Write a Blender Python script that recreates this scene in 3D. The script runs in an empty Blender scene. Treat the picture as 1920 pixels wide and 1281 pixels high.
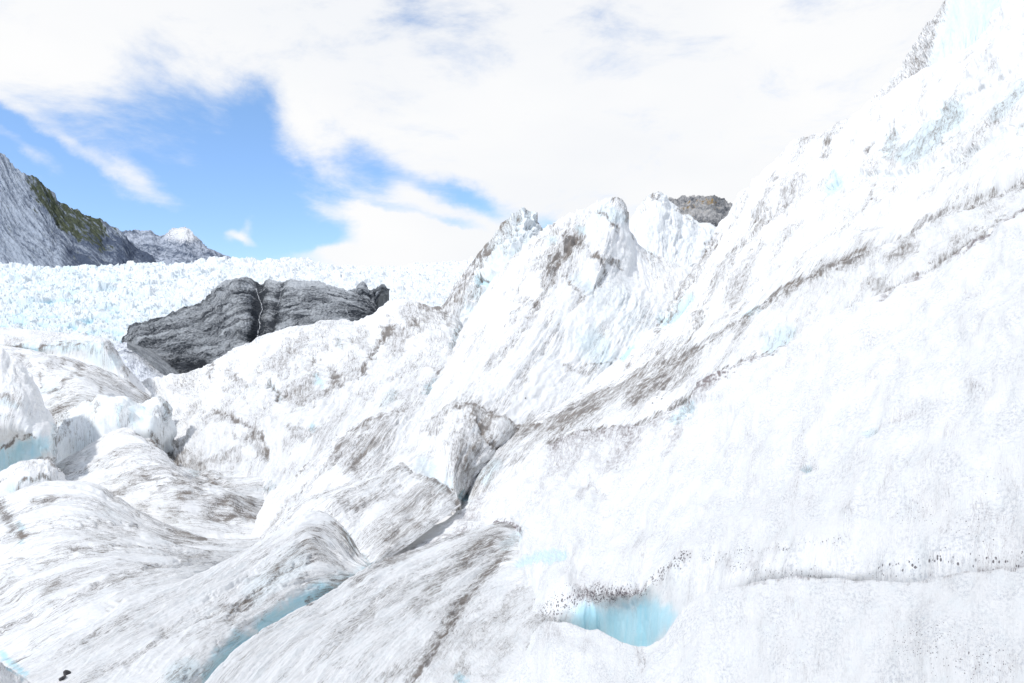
import bpy, math, random
import numpy as np
from mathutils import Vector, Euler

# ------------------------------------------------------------------ camera, world, sun, exposure
scene = bpy.context.scene
F = 1280.0; CU, CV = 960.0, 640.5            # focal length and centre of the 1920 x 1281 photograph
cam_data = bpy.data.cameras.new('camera')
cam_data.sensor_width = 36.0; cam_data.lens = 36.0 * F / 1920.0
cam_data.clip_start = 0.1; cam_data.clip_end = 20000
cam = bpy.data.objects.new('camera', cam_data)
cam.location = (0, 0, 0); cam.rotation_euler = (math.pi / 2, 0, 0)
scene.collection.objects.link(cam); scene.camera = cam

SUN_EL, SUN_AZ = math.radians(46), math.radians(225)     # azimuth clockwise from +Y
EXPOSURE = 0.4
vs = scene.view_settings
vs.view_transform = 'Standard'; vs.look = 'None'; vs.exposure = EXPOSURE; vs.gamma = 1.0

def azel(u, v):
    x, z = (u - CU) / F, (CV - v) / F
    return math.atan(x), math.atan(z / math.hypot(1, x))

world = bpy.data.worlds.new('World'); scene.world = world; world.use_nodes = True
nt = world.node_tree; nt.nodes.clear()
def N(tree, typ, **kw):
    n = tree.nodes.new(typ)
    for k, val in kw.items(): setattr(n, k, val)
    return n
def mth(tree, op, a, b=None, c=None, clamp=False):
    n = N(tree, 'ShaderNodeMath', operation=op, use_clamp=clamp)
    for i, x in enumerate((a, b, c)):
        if x is None: continue
        if isinstance(x, (int, float)): n.inputs[i].default_value = x
        else: tree.links.new(x, n.inputs[i])
    return n.outputs[0]
def mapr(tree, x, a, b, c=0.0, d=1.0, smooth=True):
    n = N(tree, 'ShaderNodeMapRange', interpolation_type='SMOOTHSTEP' if smooth else 'LINEAR')
    tree.links.new(x, n.inputs[0])
    for i, val in zip((1, 2, 3, 4), (a, b, c, d)): n.inputs[i].default_value = val
    return n.outputs[0]
def mixc(tree, f, a, b, blend='MIX'):
    n = N(tree, 'ShaderNodeMix', data_type='RGBA', blend_type=blend)
    for s, x in ((n.inputs[0], f), (n.inputs[6], a), (n.inputs[7], b)):
        if isinstance(x, (int, float)): s.default_value = x
        elif isinstance(x, tuple): s.default_value = x + (1,) if len(x) == 3 else x
        else: tree.links.new(x, s)
    return n.outputs[2]
def noise(tree, vec, scale, detail=5, rough=0.55, dist=0.0):
    n = N(tree, 'ShaderNodeTexNoise')
    tree.links.new(vec, n.inputs['Vector'])
    n.inputs['Scale'].default_value = scale; n.inputs['Detail'].default_value = detail
    n.inputs['Roughness'].default_value = rough; n.inputs['Distortion'].default_value = dist
    return n.outputs['Fac']

# sky: Nishita blue with clouds laid out by compass bearing and height above the horizon
sky = N(nt, 'ShaderNodeTexSky', sky_type='NISHITA')
sky.sun_disc = False; sky.sun_elevation = SUN_EL; sky.sun_rotation = SUN_AZ
sky.altitude = 800; sky.air_density = 1.0; sky.dust_density = 0.3; sky.ozone_density = 1.5
tc = N(nt, 'ShaderNodeTexCoord')
sep = N(nt, 'ShaderNodeSeparateXYZ'); nt.links.new(tc.outputs['Generated'], sep.inputs[0])
az = mth(nt, 'ARCTAN2', sep.outputs[0], sep.outputs[1])
el = mth(nt, 'ARCSINE', sep.outputs[2])
comb = N(nt, 'ShaderNodeCombineXYZ'); nt.links.new(az, comb.inputs[0]); nt.links.new(el, comb.inputs[1])
ae = comb.outputs[0]
# warp the layout a little so that cloud edges are ragged
wn = N(nt, 'ShaderNodeTexNoise'); nt.links.new(ae, wn.inputs['Vector']); wn.inputs['Scale'].default_value = 9
wn.inputs['Detail'].default_value = 7; wn.inputs['Roughness'].default_value = 0.6
wv = N(nt, 'ShaderNodeVectorMath', operation='MULTIPLY_ADD')
nt.links.new(wn.outputs['Color'], wv.inputs[0]); wv.inputs[1].default_value = (0.06, 0.06, 0); 
off = N(nt, 'ShaderNodeVectorMath', operation='ADD'); nt.links.new(ae, off.inputs[0]); off.inputs[1].default_value = (-0.03, -0.03, 0)
nt.links.new(off.outputs[0], wv.inputs[2])
wae = wv.outputs[0]
def ellipse(u, v, ru, rv, rot, w, soft=0.0):
    a, e = azel(u, v)
    m = N(nt, 'ShaderNodeMapping', vector_type='TEXTURE')
    m.inputs['Location'].default_value = (a, e, 0)
    m.inputs['Rotation'].default_value = (0, 0, math.radians(-rot))
    m.inputs['Scale'].default_value = (ru / F, rv / F, 1)
    nt.links.new(wae, m.inputs[0])
    l = N(nt, 'ShaderNodeVectorMath', operation='LENGTH'); nt.links.new(m.outputs[0], l.inputs[0])
    return mapr(nt, l.outputs['Value'], 1.35, soft, 0.0, w)
def accumulate(items):
    tot = None
    for it in items:
        x = ellipse(*it)
        tot = x if tot is None else mth(nt, 'ADD', tot, x)
    return tot
blue_holes = accumulate([                       # u, v, radius u, radius v, rotation (down to the right), weight
    (430, 300, 230, 110, 32, 1.0), (590, 380, 170, 95, 20, 1.0), (330, 440, 220, 80, 0, 0.9),
    (120, 340, 230, 85, 15, 1.0), (210, 285, 170, 70, 25, 0.7), (40, 250, 120, 40, 20, 0.5), (500, 430, 140, 70, 0, 0.9), (480, 205, 60, 60, 0, 0.6), (30, 250, 90, 50, 10, 0.35),
    (860, 365, 130, 26, 20, 0.85), (680, 300, 90, 45, 35, 0.6), (1045, 430, 60, 30, 15, 0.75),
    (880, 80, 120, 75, 20, 0.30), (760, 25, 70, 40, 0, 0.33), (1150, 60, 90, 60, 30, 0.2), (790, 405, 150, 13, 12, 0.45)])
puffs = accumulate([
    (60, 222, 120, 16, 26, 0.5), (150, 265, 100, 20, 30, 0.38), (250, 315, 75, 24, 35, 0.45), (40, 272, 75, 16, 22, 0.55),
    (290, 378, 62, 26, 22, 0.55), (438, 432, 24, 18, -20, 0.7), (472, 412, 16, 26, 15, 0.6), (466, 440, 26, 12, 30, 0.6), (735, 428, 170, 42, 14, 1.0), (640, 480, 110, 14, 0, 0.6),
    (830, 470, 210, 40, 0, 1.0), (400, 360, 8, 25, 0, 0.4), (240, 340, 60, 20, 40, 0.4)])
mp = N(nt, 'ShaderNodeMapping'); mp.inputs['Rotation'].default_value = (0, 0, 0.45); mp.inputs['Scale'].default_value = (0.7, 1.6, 1)
nt.links.new(ae, mp.inputs[0])
fine = noise(nt, mp.outputs[0], 7, 12, 0.66, 0.3)
cov = mth(nt, 'SUBTRACT', mth(nt, 'ADD', 1.0, puffs), mth(nt, 'MULTIPLY', mth(nt, 'MINIMUM', blue_holes, 1.05), 1.15))
cov = mth(nt, 'ADD', cov, mth(nt, 'MULTIPLY', mth(nt, 'SUBTRACT', fine, 0.5), 2.1))
cov = mapr(nt, cov, -0.05, 1.0)
open_sky = mth(nt, 'MINIMUM', mapr(nt, mth(nt, 'ABSOLUTE', az), 0.8, 1.5, 1.0, 0.6), mapr(nt, el, 0.75, 1.15, 1.0, 0.65))   # unseen cloud overhead and behind thinned so that sunlight dominates
cov = mth(nt, 'MULTIPLY', cov, open_sky)
soft_n = noise(nt, mp.outputs[0], 2.5, 4, 0.5)
cloud_col = mixc(nt, mapr(nt, soft_n, 0.3, 0.7), (0.91, 0.93, 0.965), (1.0, 1.0, 1.0))
tint = mixc(nt, 1.0, sky.outputs[0], mixc(nt, mapr(nt, el, 0.05, 0.42), (0.66, 0.735, 0.92), (0.84, 0.95, 1.02)), 'MULTIPLY')
SKY = 0.165
bg1 = N(nt, 'ShaderNodeBackground'); nt.links.new(tint, bg1.inputs[0]); bg1.inputs[1].default_value = SKY
bg2 = N(nt, 'ShaderNodeBackground'); nt.links.new(cloud_col, bg2.inputs[0]); bg2.inputs[1].default_value = 1.0 / 2 ** EXPOSURE
ms = N(nt, 'ShaderNodeMixShader'); nt.links.new(cov, ms.inputs[0]); nt.links.new(bg1.outputs[0], ms.inputs[1]); nt.links.new(bg2.outputs[0], ms.inputs[2])
wo = N(nt, 'ShaderNodeOutputWorld'); nt.links.new(ms.outputs[0], wo.inputs[0])

sun_d = bpy.data.lights.new('sun', 'SUN'); sun_d.energy = 1.93; sun_d.angle = math.radians(3.0); sun_d.color = (1.0, 0.965, 0.91)
sun = bpy.data.objects.new('sun', sun_d); scene.collection.objects.link(sun)
dirv = Vector((math.cos(SUN_EL) * math.sin(SUN_AZ), math.cos(SUN_EL) * math.cos(SUN_AZ), math.sin(SUN_EL)))
sun.rotation_euler = dirv.to_track_quat('Z', 'Y').to_euler(); sun.location = dirv * 50

# ------------------------------------------------------------------ numeric helpers
def _hash(ix, iy, iz, seed):
    h = (ix.astype(np.uint32) * np.uint32(374761393) + iy.astype(np.uint32) * np.uint32(668265263)
         + iz.astype(np.uint32) * np.uint32(2147483647 % 1274126177) + np.uint32(seed * 7919 + 13))
    h ^= h >> np.uint32(13); h *= np.uint32(1274126177); h ^= h >> np.uint32(16)
    h *= np.uint32(2246822519); h ^= h >> np.uint32(15)
    return h
def perlin(x, y, z=None, seed=0):
    x = np.asarray(x, np.float64); y = np.asarray(y, np.float64)
    z = np.zeros_like(x) if z is None else np.asarray(z, np.float64)
    x0, y0, z0 = np.floor(x), np.floor(y), np.floor(z)
    fx, fy, fz = x - x0, y - y0, z - z0
    ux, uy, uz = (t * t * t * (t * (t * 6 - 15) + 10) for t in (fx, fy, fz))
    X, Y, Z = x0.astype(np.int64), y0.astype(np.int64), z0.astype(np.int64)
    out = 0
    for dx in (0, 1):
        for dy in (0, 1):
            for dz in (0, 1):
                h = _hash(X + dx, Y + dy, Z + dz, seed)
                a = (h & np.uint32(1023)).astype(np.float64) / 1024 * 6.2831853
                c = ((h >> np.uint32(10)) & np.uint32(1023)).astype(np.float64) / 512 - 1
                s = np.sqrt(1 - c * c)
                g = (fx - dx) * np.cos(a) * s + (fy - dy) * np.sin(a) * s + (fz - dz) * c
                w = (ux if dx else 1 - ux) * (uy if dy else 1 - uy) * (uz if dz else 1 - uz)
                out = out + w * g
    return out * 1.5
def fbm(x, y, z=None, octaves=4, gain=0.5, seed=0, ridged=False):
    tot = 0; amp = 1.0; f = 1.0
    for o in range(octaves):
        n = perlin(x * f, y * f, None if z is None else z * f, seed + o * 17)
        tot = tot + amp * ((0.5 - 2 * np.abs(n)) if ridged else n)
        amp *= gain; f *= 2.03
    return tot
def worley(x, y, seed=0, jitter=0.9):
    X, Y = np.floor(x).astype(np.int64), np.floor(y).astype(np.int64)
    f1 = np.full(x.shape, 9.0); f2 = np.full(x.shape, 9.0); rnd = np.zeros(x.shape)
    for dx in (-1, 0, 1):
        for dy in (-1, 0, 1):
            h = _hash(X + dx, Y + dy, X * 0, seed)
            px = X + dx + 0.5 + jitter * ((h & np.uint32(1023)) / 1024.0 - 0.5)
            py = Y + dy + 0.5 + jitter * (((h >> np.uint32(10)) & np.uint32(1023)) / 1024.0 - 0.5)
            r = ((h >> np.uint32(20)) & np.uint32(1023)) / 1024.0
            d = np.hypot(x - px, y - py)
            closer = d < f1
            f2 = np.where(closer, f1, np.minimum(f2, d)); rnd = np.where(closer, r, rnd); f1 = np.where(closer, d, f1)
    return f1, f2, rnd
def sstep(a, b, x):
    t = np.clip((x - a) / (b - a), 0, 1); return t * t * (3 - 2 * t)
def spline(P, m, even=True):
    """Catmull-Rom through P along axis 0, m samples evenly spaced by length."""
    P = np.asarray(P, float); n = len(P)
    E = np.concatenate([2 * P[:1] - P[1:2], P, 2 * P[-1:] - P[-2:-1]])
    flat = P.reshape(n, -1)
    seg = np.sqrt(((flat[1:] - flat[:-1]) ** 2).sum(1)) + 1e-6
    cum = np.concatenate([[0], np.cumsum(seg)]); 
    x = np.linspace(0, cum[-1], m)
    k = np.clip(np.searchsorted(cum, x, side='right') - 1, 0, n - 2)
    t = ((x - cum[k]) / seg[k]).reshape((-1,) + (1,) * (P.ndim - 1))
    p0, p1, p2, p3 = E[k], E[k + 1], E[k + 2], E[k + 3]
    return 0.5 * (2 * p1 + (p2 - p0) * t + (2 * p0 - 5 * p1 + 4 * p2 - p3) * t ** 2 + (3 * p1 - p0 - 3 * p2 + p3) * t ** 3)
def P_(u, v, o=0.0):
    """distance of the near right-hand slope (a plane leaning to the left) seen at u, v"""
    xi, ze = (u - CU) / F, (CV - v) / F
    return (u, v, 2.2 / -(ze - 0.72 * xi + 0.172) + o)

# ------------------------------------------------------------------ stains, bare blue ice, some painted shade and cuts, as strokes over the ice
STROKES = []
def S(pts, w, dirt=0.0, blue=0.0, carve=0.0, spk=0.0, side=0, only=None, snow=0.0):
    """pts polyline; w half width (start, end); side +1/-1: only to the right/left of travel direction is soft, other side sharp"""
    if not isinstance(w, tuple): w = (w, w)
    STROKES.append((np.array(pts, float), w, dirt, blue, carve, spk, side, only, snow))
def eval_strokes(u, v, name):
    n = len(u); dirt = np.zeros(n); blue = np.zeros(n); carve = np.zeros(n); spk = np.zeros(n); clean = np.zeros(n)
    for pts, w, di, bl, ca, sp, side, only, sn in STROKES:
        if only and name not in only: continue
        m = max(w) * 2.6
        idx = np.nonzero((u > pts[:, 0].min() - m) & (u < pts[:, 0].max() + m) & (v > pts[:, 1].min() - m) & (v < pts[:, 1].max() + m))[0]
        if len(idx) == 0: continue
        uu, vv = u[idx], v[idx]
        best = np.full(len(idx), 1e9); bw = np.ones(len(idx)); bs = np.zeros(len(idx))
        ns = len(pts) - 1
        for k in range(max(ns, 1)):
            a = pts[k]; b = pts[min(k + 1, len(pts) - 1)]
            ab = b - a; L2 = (ab ** 2).sum() + 1e-9
            t = np.clip(((uu - a[0]) * ab[0] + (vv - a[1]) * ab[1]) / L2, 0, 1)
            dx, dy = uu - a[0] - t * ab[0], vv - a[1] - t * ab[1]
            d = np.hypot(dx, dy); c = d < best
            best = np.where(c, d, best)
            bw = np.where(c, w[0] + (w[1] - w[0]) * (k + t) / max(ns, 1), bw)
            bs = np.where(c, np.sign(ab[0] * (vv - a[1]) - ab[1] * (uu - a[0])), bs)
        r = best / bw
        if side: r = np.where(bs * side > 0, r, best / np.minimum(bw, 3.0))
        g = np.exp(-r * r)
        if di > 0: di *= 1.4 if max(w) < 8 else 1.08
        dirt[idx] += di * g; carve[idx] += ca * g; spk[idx] = np.maximum(spk[idx], sp * g)
        blue[idx] = np.maximum(blue[idx], .85 * bl * np.exp(-(r ** 4))); clean[idx] = np.maximum(clean[idx], sn * g)
    return dirt * (1 - clean), blue, carve, spk

# ------------------------------------------------------------------ surface builder
def project(V):
    y = np.maximum(V[:, 1], 0.3)
    return CU + F * V[:, 0] / y, CV - F * V[:, 2] / y
def sheet(name, lines, mat, step=1.7, lines_along=True, lump=(110, 5), flute=(14, 1.6, 9), bump=(9, 0.7), dirt=0.10, dirt_n=0.10,
          blue=0.0, spk=0.0, relief=None, seed=1, back=0.05, parent=None, use_strokes=True, flute_pow=1.0, smooth=True, backdrop=1.0, crease=0.0, rows_=None, zrelief=None, onward=0):
    """A piece of ground or rock lofted through lines of (u, v, distance).
    Each line runs down the flow of the ice (crest to foot); flow streaks follow the lines.
    lines_along=False: the first line IS the crest and streaks follow it."""
    W = [np.array([((p[0] - CU) / F * p[2], p[2], (CV - p[1]) / F * p[2]) for p in l]) for l in lines]
    K = max(len(l) for l in lines) * 6
    net = np.stack([spline(w, K) for w in W])                       # lines x K
    # choose a resolution from the projected size
    uu = CU + F * net[..., 0] / net[..., 1]; vv = CV - F * net[..., 2] / net[..., 1]
    nt_ = int(np.clip(np.hypot(np.diff(uu, axis=1), np.diff(vv, axis=1)).sum(1).max() / step, 20, 900))
    ns_ = int(np.clip(np.hypot(np.diff(uu, axis=0), np.diff(vv, axis=0)).sum(0).max() / step, 20, 1300))
    if rows_: nt_ = rows_
    net = np.stack([spline(l, nt_) for l in net])
    G = spline(net, ns_)                                             # ns x nt x 3   (axis 0 across, axis 1 along the flow)
    if onward:                                                        # carry the slope on past the frame, in the direction it was going
        stepv = (G[-1] - G[-25]) / 24; k = np.cumsum(1.04 ** np.arange(onward)); G = np.concatenate([G, G[-1][None] + k[:, None, None] * stepv[None]]); ns_ += onward
    # normals facing the camera
    def normals(G):
        a = np.gradient(G, axis=0); b = np.gradient(G, axis=1)
        n = np.cross(a, b); n /= np.linalg.norm(n, axis=2, keepdims=True) + 1e-9
        flip = np.sign((n * G).sum(2, keepdims=True)); flip[flip == 0] = 1
        return -n * flip
    Nn = normals(G)
    dist = np.linalg.norm(G, axis=2); px = dist / F                   # metres per photograph pixel here
    sl = np.linalg.norm(np.diff(G, axis=0), axis=2) / px[1:]; tl = np.linalg.norm(np.diff(G, axis=1), axis=2) / px[:, 1:]
    s = np.concatenate([[0], np.cumsum(np.minimum(sl, 60).mean(1))])[:, None] * np.ones((1, nt_))
    t = np.concatenate([[0], np.cumsum(np.minimum(tl, 8).mean(0))])[None, :] * np.ones((ns_, 1))
    s = s + seed * 371.0; t = t + seed * 113.0
    yy = np.maximum(G[..., 1], .5); U = CU + F * G[..., 0] / yy; Vp = CV - F * G[..., 2] / yy
    wob = 14 * perlin(s / 120, t / 160, seed=seed + 5)
    disp = np.zeros_like(s)
    if lump[1]: disp += lump[1] * fbm(s / lump[0], t / (lump[0] * 1.6), octaves=3, seed=seed)
    if flute[1]:
        fl = fbm((s + wob) / flute[0], t / (flute[0] * flute[2]), octaves=4, gain=0.55, seed=seed + 40, ridged=True)
        mask = sstep(-0.25, 0.35, fbm(s / 90, t / 150, octaves=2, seed=seed + 70))
        disp += flute[1] * fl * (0.35 + 0.9 * mask)
        disp += crease * fbm((s + 2 * wob) / 48, t / 190, octaves=3, gain=.5, seed=seed + 60, ridged=True)
    if bump[1]: disp += bump[1] * fbm(s / bump[0], t / (bump[0] * 1.5), octaves=3, gain=0.6, seed=seed + 90)
    extra = relief(s, t, U, Vp) if relief else None
    at_blue = np.full(s.shape, float(blue)); at_dirt = np.full(s.shape, float(dirt)); at_spk = np.full(s.shape, float(spk))
    at_dirt += dirt_n * fbm(s / 70, t / 260, octaves=3, seed=seed + 120) * 2.2
    if extra is not None:
        disp += extra[0]
        if len(extra) > 3: at_spk += extra[3]
        if len(extra) > 1: at_dirt += extra[1]
        if len(extra) > 2: at_blue += extra[2]
    if use_strokes:
        jit_u = 8 * fbm(s / 22, t / 30, octaves=3, gain=.6, seed=seed + 7); jit_v = 8 * fbm(s / 22, t / 30, octaves=3, gain=.6, seed=seed + 8)
        d, b, c, k = eval_strokes((U + jit_u).ravel(), (Vp + jit_v).ravel(), name)
        brk = np.clip(1.0 + 1.0 * fbm(s / 7, t / 60, octaves=3, gain=.6, seed=seed + 200) + .8 * fbm(s / 22, t / 22, octaves=2, seed=seed + 210), 0.35, 2.0)
        at_dirt += d.reshape(s.shape) * brk; at_blue = np.maximum(at_blue, b.reshape(s.shape)); disp -= c.reshape(s.shape); at_spk = np.maximum(at_spk, k.reshape(s.shape))
    # calm the displacement at the crest so that the skyline stays where it is
    G2 = G + Nn * (disp * px)[..., None]
    if zrelief:
        zr = zrelief(G, px, U, Vp); G2[..., 2] += zr[0]; at_dirt += zr[1]; at_blue += zr[2]
    # back side: roll over the crest and down, so the piece has thickness
    if not lines_along: G2 = np.swapaxes(G2, 0, 1); arr = [np.swapaxes(a, 0, 1) for a in (s, t, at_dirt, at_blue, at_spk)]
    else: arr = [s, t, at_dirt, at_blue, at_spk]
    crest = G2[:, 0]; away = crest.copy(); away[:, 2] = 0; away /= np.linalg.norm(away, axis=1, keepdims=True)
    R = np.linalg.norm(crest, axis=1, keepdims=True) * back * backdrop
    rows = []
    for k in range(7, 0, -1):
        a = k / 7 * 1.35
        rough = 0.12 * perlin(arr[0][:, 0] / 25, arr[0][:, 0] * 0 + k * 0.7, seed=seed + 3)[:, None]
        rows.append(crest + away * R * math.sin(a) * (1 + rough) + np.array([[0, 0, -1.0]]) * R * (1 - math.cos(a)) * 1.6)
    B = np.stack(rows, 1)
    G3 = np.concatenate([B, G2], 1)
    arr = [np.concatenate([np.repeat(a[:, :1], 7, 1), a], 1) for a in arr]
    n0, n1 = G3.shape[:2]
    idx = np.arange(n0 * n1).reshape(n0, n1)
    q = np.stack([idx[:-1, :-1], idx[1:, :-1], idx[1:, 1:], idx[:-1, 1:]], -1).reshape(-1, 4)
    # orient faces to the camera side
    gm = G3[n0 // 2, 7 + (n1 - 7) // 2]; nn = np.cross(G3[n0 // 2 + 1, n1 // 2] - G3[n0 // 2, n1 // 2], G3[n0 // 2, n1 // 2 + 1] - G3[n0 // 2, n1 // 2])
    if (nn * gm).sum() > 0: q = q[:, ::-1]
    me = bpy.data.meshes.new(name)
    me.vertices.add(n0 * n1); me.vertices.foreach_set('co', G3.reshape(-1).astype(np.float32))
    me.loops.add(q.size); me.loops.foreach_set('vertex_index', q.reshape(-1).astype(np.int32))
    me.polygons.add(len(q)); me.polygons.foreach_set('loop_start', np.arange(0, q.size, 4, dtype=np.int32))
    me.update(calc_edges=True)
    me.polygons.foreach_set('use_smooth', np.full(len(q), smooth))
    fl = me.attributes.new('flow', 'FLOAT_VECTOR', 'POINT')
    fv = np.zeros((n0 * n1, 3), np.float32); fv[:, 0] = arr[0].ravel() / 100; fv[:, 1] = arr[1].ravel() / 100
    fl.data.foreach_set('vector', fv.ravel())
    for nm, a in (('dirt', arr[2]), ('blue', arr[3]), ('speck', arr[4])):
        at = me.attributes.new(nm, 'FLOAT', 'POINT'); at.data.foreach_set('value', a.ravel().astype(np.float32))
    me.materials.append(mat)
    o = bpy.data.objects.new(name, me); scene.collection.objects.link(o)
    if parent: o.parent = parent
    return o
def tag(o, label, cat, kind=None, group=None):
    o['label'] = label; o['category'] = cat
    if kind: o['kind'] = kind
    if group: o['group'] = group
    return o

# ------------------------------------------------------------------ materials
def attr(t, name, out='Fac'):
    n = N(t, 'ShaderNodeAttribute'); n.attribute_name = name; return n.outputs[out]
def scaled(t, vec, sx, sy, sz=1):
    n = N(t, 'ShaderNodeVectorMath', operation='MULTIPLY'); t.links.new(vec, n.inputs[0]); n.inputs[1].default_value = (sx, sy, sz); return n.outputs[0]
def ice_material(name, white=(0.845, 0.85, 0.855), stain=(0.19, 0.177, 0.17), bare=(0.36, 0.74, 0.84), streaky=1.0, crystal=1.0, pale=0.25, mottle=0.5):
    m = bpy.data.materials.new(name); m.use_nodes = True; t = m.node_tree; t.nodes.clear()
    flow = attr(t, 'flow', 'Vector'); dirt = attr(t, 'dirt'); blue = attr(t, 'blue'); spk = attr(t, 'speck')
    n1 = noise(t, scaled(t, flow, 19, 1.6), 1.0, 7, 0.72, 0.6)            # long flow streaks
    n2 = noise(t, scaled(t, flow, 62, 9.0), 1.0, 5, 0.7, 0.3)           # thin streaks
    n3 = noise(t, scaled(t, flow, 75, 50), 1.0, 4, 0.75)                  # grains
    n4 = noise(t, scaled(t, flow, 3, 2), 1.0, 4, 0.6)
    mixn = mth(t, 'ADD', mth(t, 'MULTIPLY', n1, 0.38 * streaky), mth(t, 'ADD', mth(t, 'MULTIPLY', n2, 0.28 * streaky), mth(t, 'MULTIPLY', n3, 0.34 + 0.66 * (1 - streaky))))
    x = mth(t, 'ADD', mth(t, 'MULTIPLY_ADD', mixn, 2.8, -0.9), mth(t, 'MULTIPLY', dirt, 0.50))
    a = mapr(t, x, 0.69, 1.28)
    film = mth(t, 'MULTIPLY', mth(t, 'MAXIMUM', mth(t, 'SUBTRACT', dirt, 0.14), 0.0), mapr(t, n3, 0.3, 0.7, 0.25, 0.75), clamp=True)
    def hair(sx, sy, w, seed_off):
        off = N(t, 'ShaderNodeVectorMath', operation='ADD'); t.links.new(scaled(t, flow, sx, sy), off.inputs[0]); off.inputs[1].default_value = (seed_off, 0, seed_off)
        nn = noise(t, off.outputs[0], 1.0, 4, 0.6, 0.4)
        return mapr(t, mth(t, 'ABSOLUTE', mth(t, 'SUBTRACT', nn, 0.5)), w, 0.0)
    pres = noise(t, scaled(t, flow, 2.6, 0.9), 1.0, 3, 0.55)
    hm = mapr(t, mth(t, 'ADD', pres, mth(t, 'MULTIPLY', dirt, 0.9)), 0.47, 0.84)
    hairs = mth(t, 'ADD', mth(t, 'MULTIPLY', hair(15, 1.1, 0.024, 3.1), 0.85), mth(t, 'ADD', mth(t, 'MULTIPLY', hair(34, 2.6, 0.035, 7.7), 0.7), mth(t, 'MULTIPLY', hair(7, 0.8, 0.010, 1.3), 0.8)))
    hairs = mth(t, 'MULTIPLY', mth(t, 'MULTIPLY', hairs, hm), mapr(t, n3, 0.3, 0.6, 0.35, 1.0))
    hairs = mth(t, 'MULTIPLY', hairs, streaky)
    amt = mth(t, 'ADD', mth(t, 'ADD', mth(t, 'MULTIPLY', a, 0.8), hairs), film, clamp=True)
    st = mixc(t, mapr(t, n4, 0.35, 0.65), stain, (stain[0] * 1.15, stain[1] * 1.08, stain[2] * 1.0))
    wcol = mixc(t, mapr(t, n4, 0.4, 0.75), white, (white[0] * 0.965, white[1] * 0.99, white[2]))
    g1 = noise(t, scaled(t, flow, 17, 12), 1.0, 6, 0.78)
    g0 = noise(t, scaled(t, flow, 1.6, 1.0), 1.0, 4, 0.6)
    mot = mth(t, 'MULTIPLY', mapr(t, g1, 0.45, 0.62), mapr(t, g0, 0.36, 0.66, 0.1, mottle))
    wcol = mixc(t, mot, wcol, (0.56, 0.585, 0.62))
    bcol = mixc(t, noise(t, scaled(t, flow, 7, 1.0), 1.0, 4, 0.5), (bare[0] * 0.7, bare[1] * 0.92, bare[2]), (min(1, bare[0] * 1.7), min(1, bare[1] * 1.12), min(1, bare[2] * 1.08)))
    base = mixc(t, mth(t, 'MULTIPLY', blue, 1.0, clamp=True), wcol, bcol)
    base = mixc(t, amt, base, st)
    # grains of grit melted into the ice
    vo = N(t, 'ShaderNodeTexVoronoi'); vo.feature = 'F1'; t.links.new(scaled(t, flow, 30, 24), vo.inputs['Vector']); vo.inputs['Scale'].default_value = 1.0
    rr = N(t, 'ShaderNodeSeparateColor'); t.links.new(vo.outputs['Color'], rr.inputs[0])
    size = mth(t, 'MULTIPLY', rr.outputs[0], mth(t, 'MULTIPLY', spk, 0.62))
    dot = mapr(t, mth(t, 'SUBTRACT', size, vo.outputs['Distance']), -0.02, 0.06)
    dot = mth(t, 'MULTIPLY', dot, mapr(t, mth(t, 'ADD', rr.outputs[1], mth(t, 'MULTIPLY', spk, 0.6)), 0.70, 0.80))
    base = mixc(t, mth(t, 'MULTIPLY', dot, 0.85), base, (0.06, 0.045, 0.055))
    p = N(t, 'ShaderNodeBsdfPrincipled'); t.links.new(base, p.inputs['Base Color'])
    p.inputs['Roughness'].default_value = 0.55; p.inputs['Specular IOR Level'].default_value = 0.3
    hb = mth(t, 'ADD', mth(t, 'MULTIPLY', n3, 0.6 * crystal), mth(t, 'ADD', mth(t, 'MULTIPLY', n2, 0.7), mth(t, 'MULTIPLY', n1, 0.8)))
    bp = N(t, 'ShaderNodeBump'); bp.inputs['Strength'].default_value = 0.55; t.links.new(hb, bp.inputs['Height'])
    bp.inputs['Distance'].default_value = 0.08
    t.links.new(bp.outputs[0], p.inputs['Normal'])
    o = N(t, 'ShaderNodeOutputMaterial'); t.links.new(p.outputs[0], o.inputs[0])
    m['bump'] = 1
    return m, bp
def near_ice(name, dist, **kw):
    m, bp = ice_material(name, **kw); bp.inputs['Distance'].default_value = dist; return m
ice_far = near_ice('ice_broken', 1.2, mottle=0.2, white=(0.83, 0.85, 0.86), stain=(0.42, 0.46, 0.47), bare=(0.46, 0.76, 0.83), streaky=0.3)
ice_mid = near_ice('ice_streaked', 0.20, bare=(0.46, 0.74, 0.80))
ice_left = near_ice('ice_streaked_near', 0.09, bare=(0.40, 0.72, 0.80))
ice_front = near_ice('ice_granular', 0.035, streaky=0.6, stain=(0.19, 0.165, 0.175), mottle=0.95)
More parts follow.
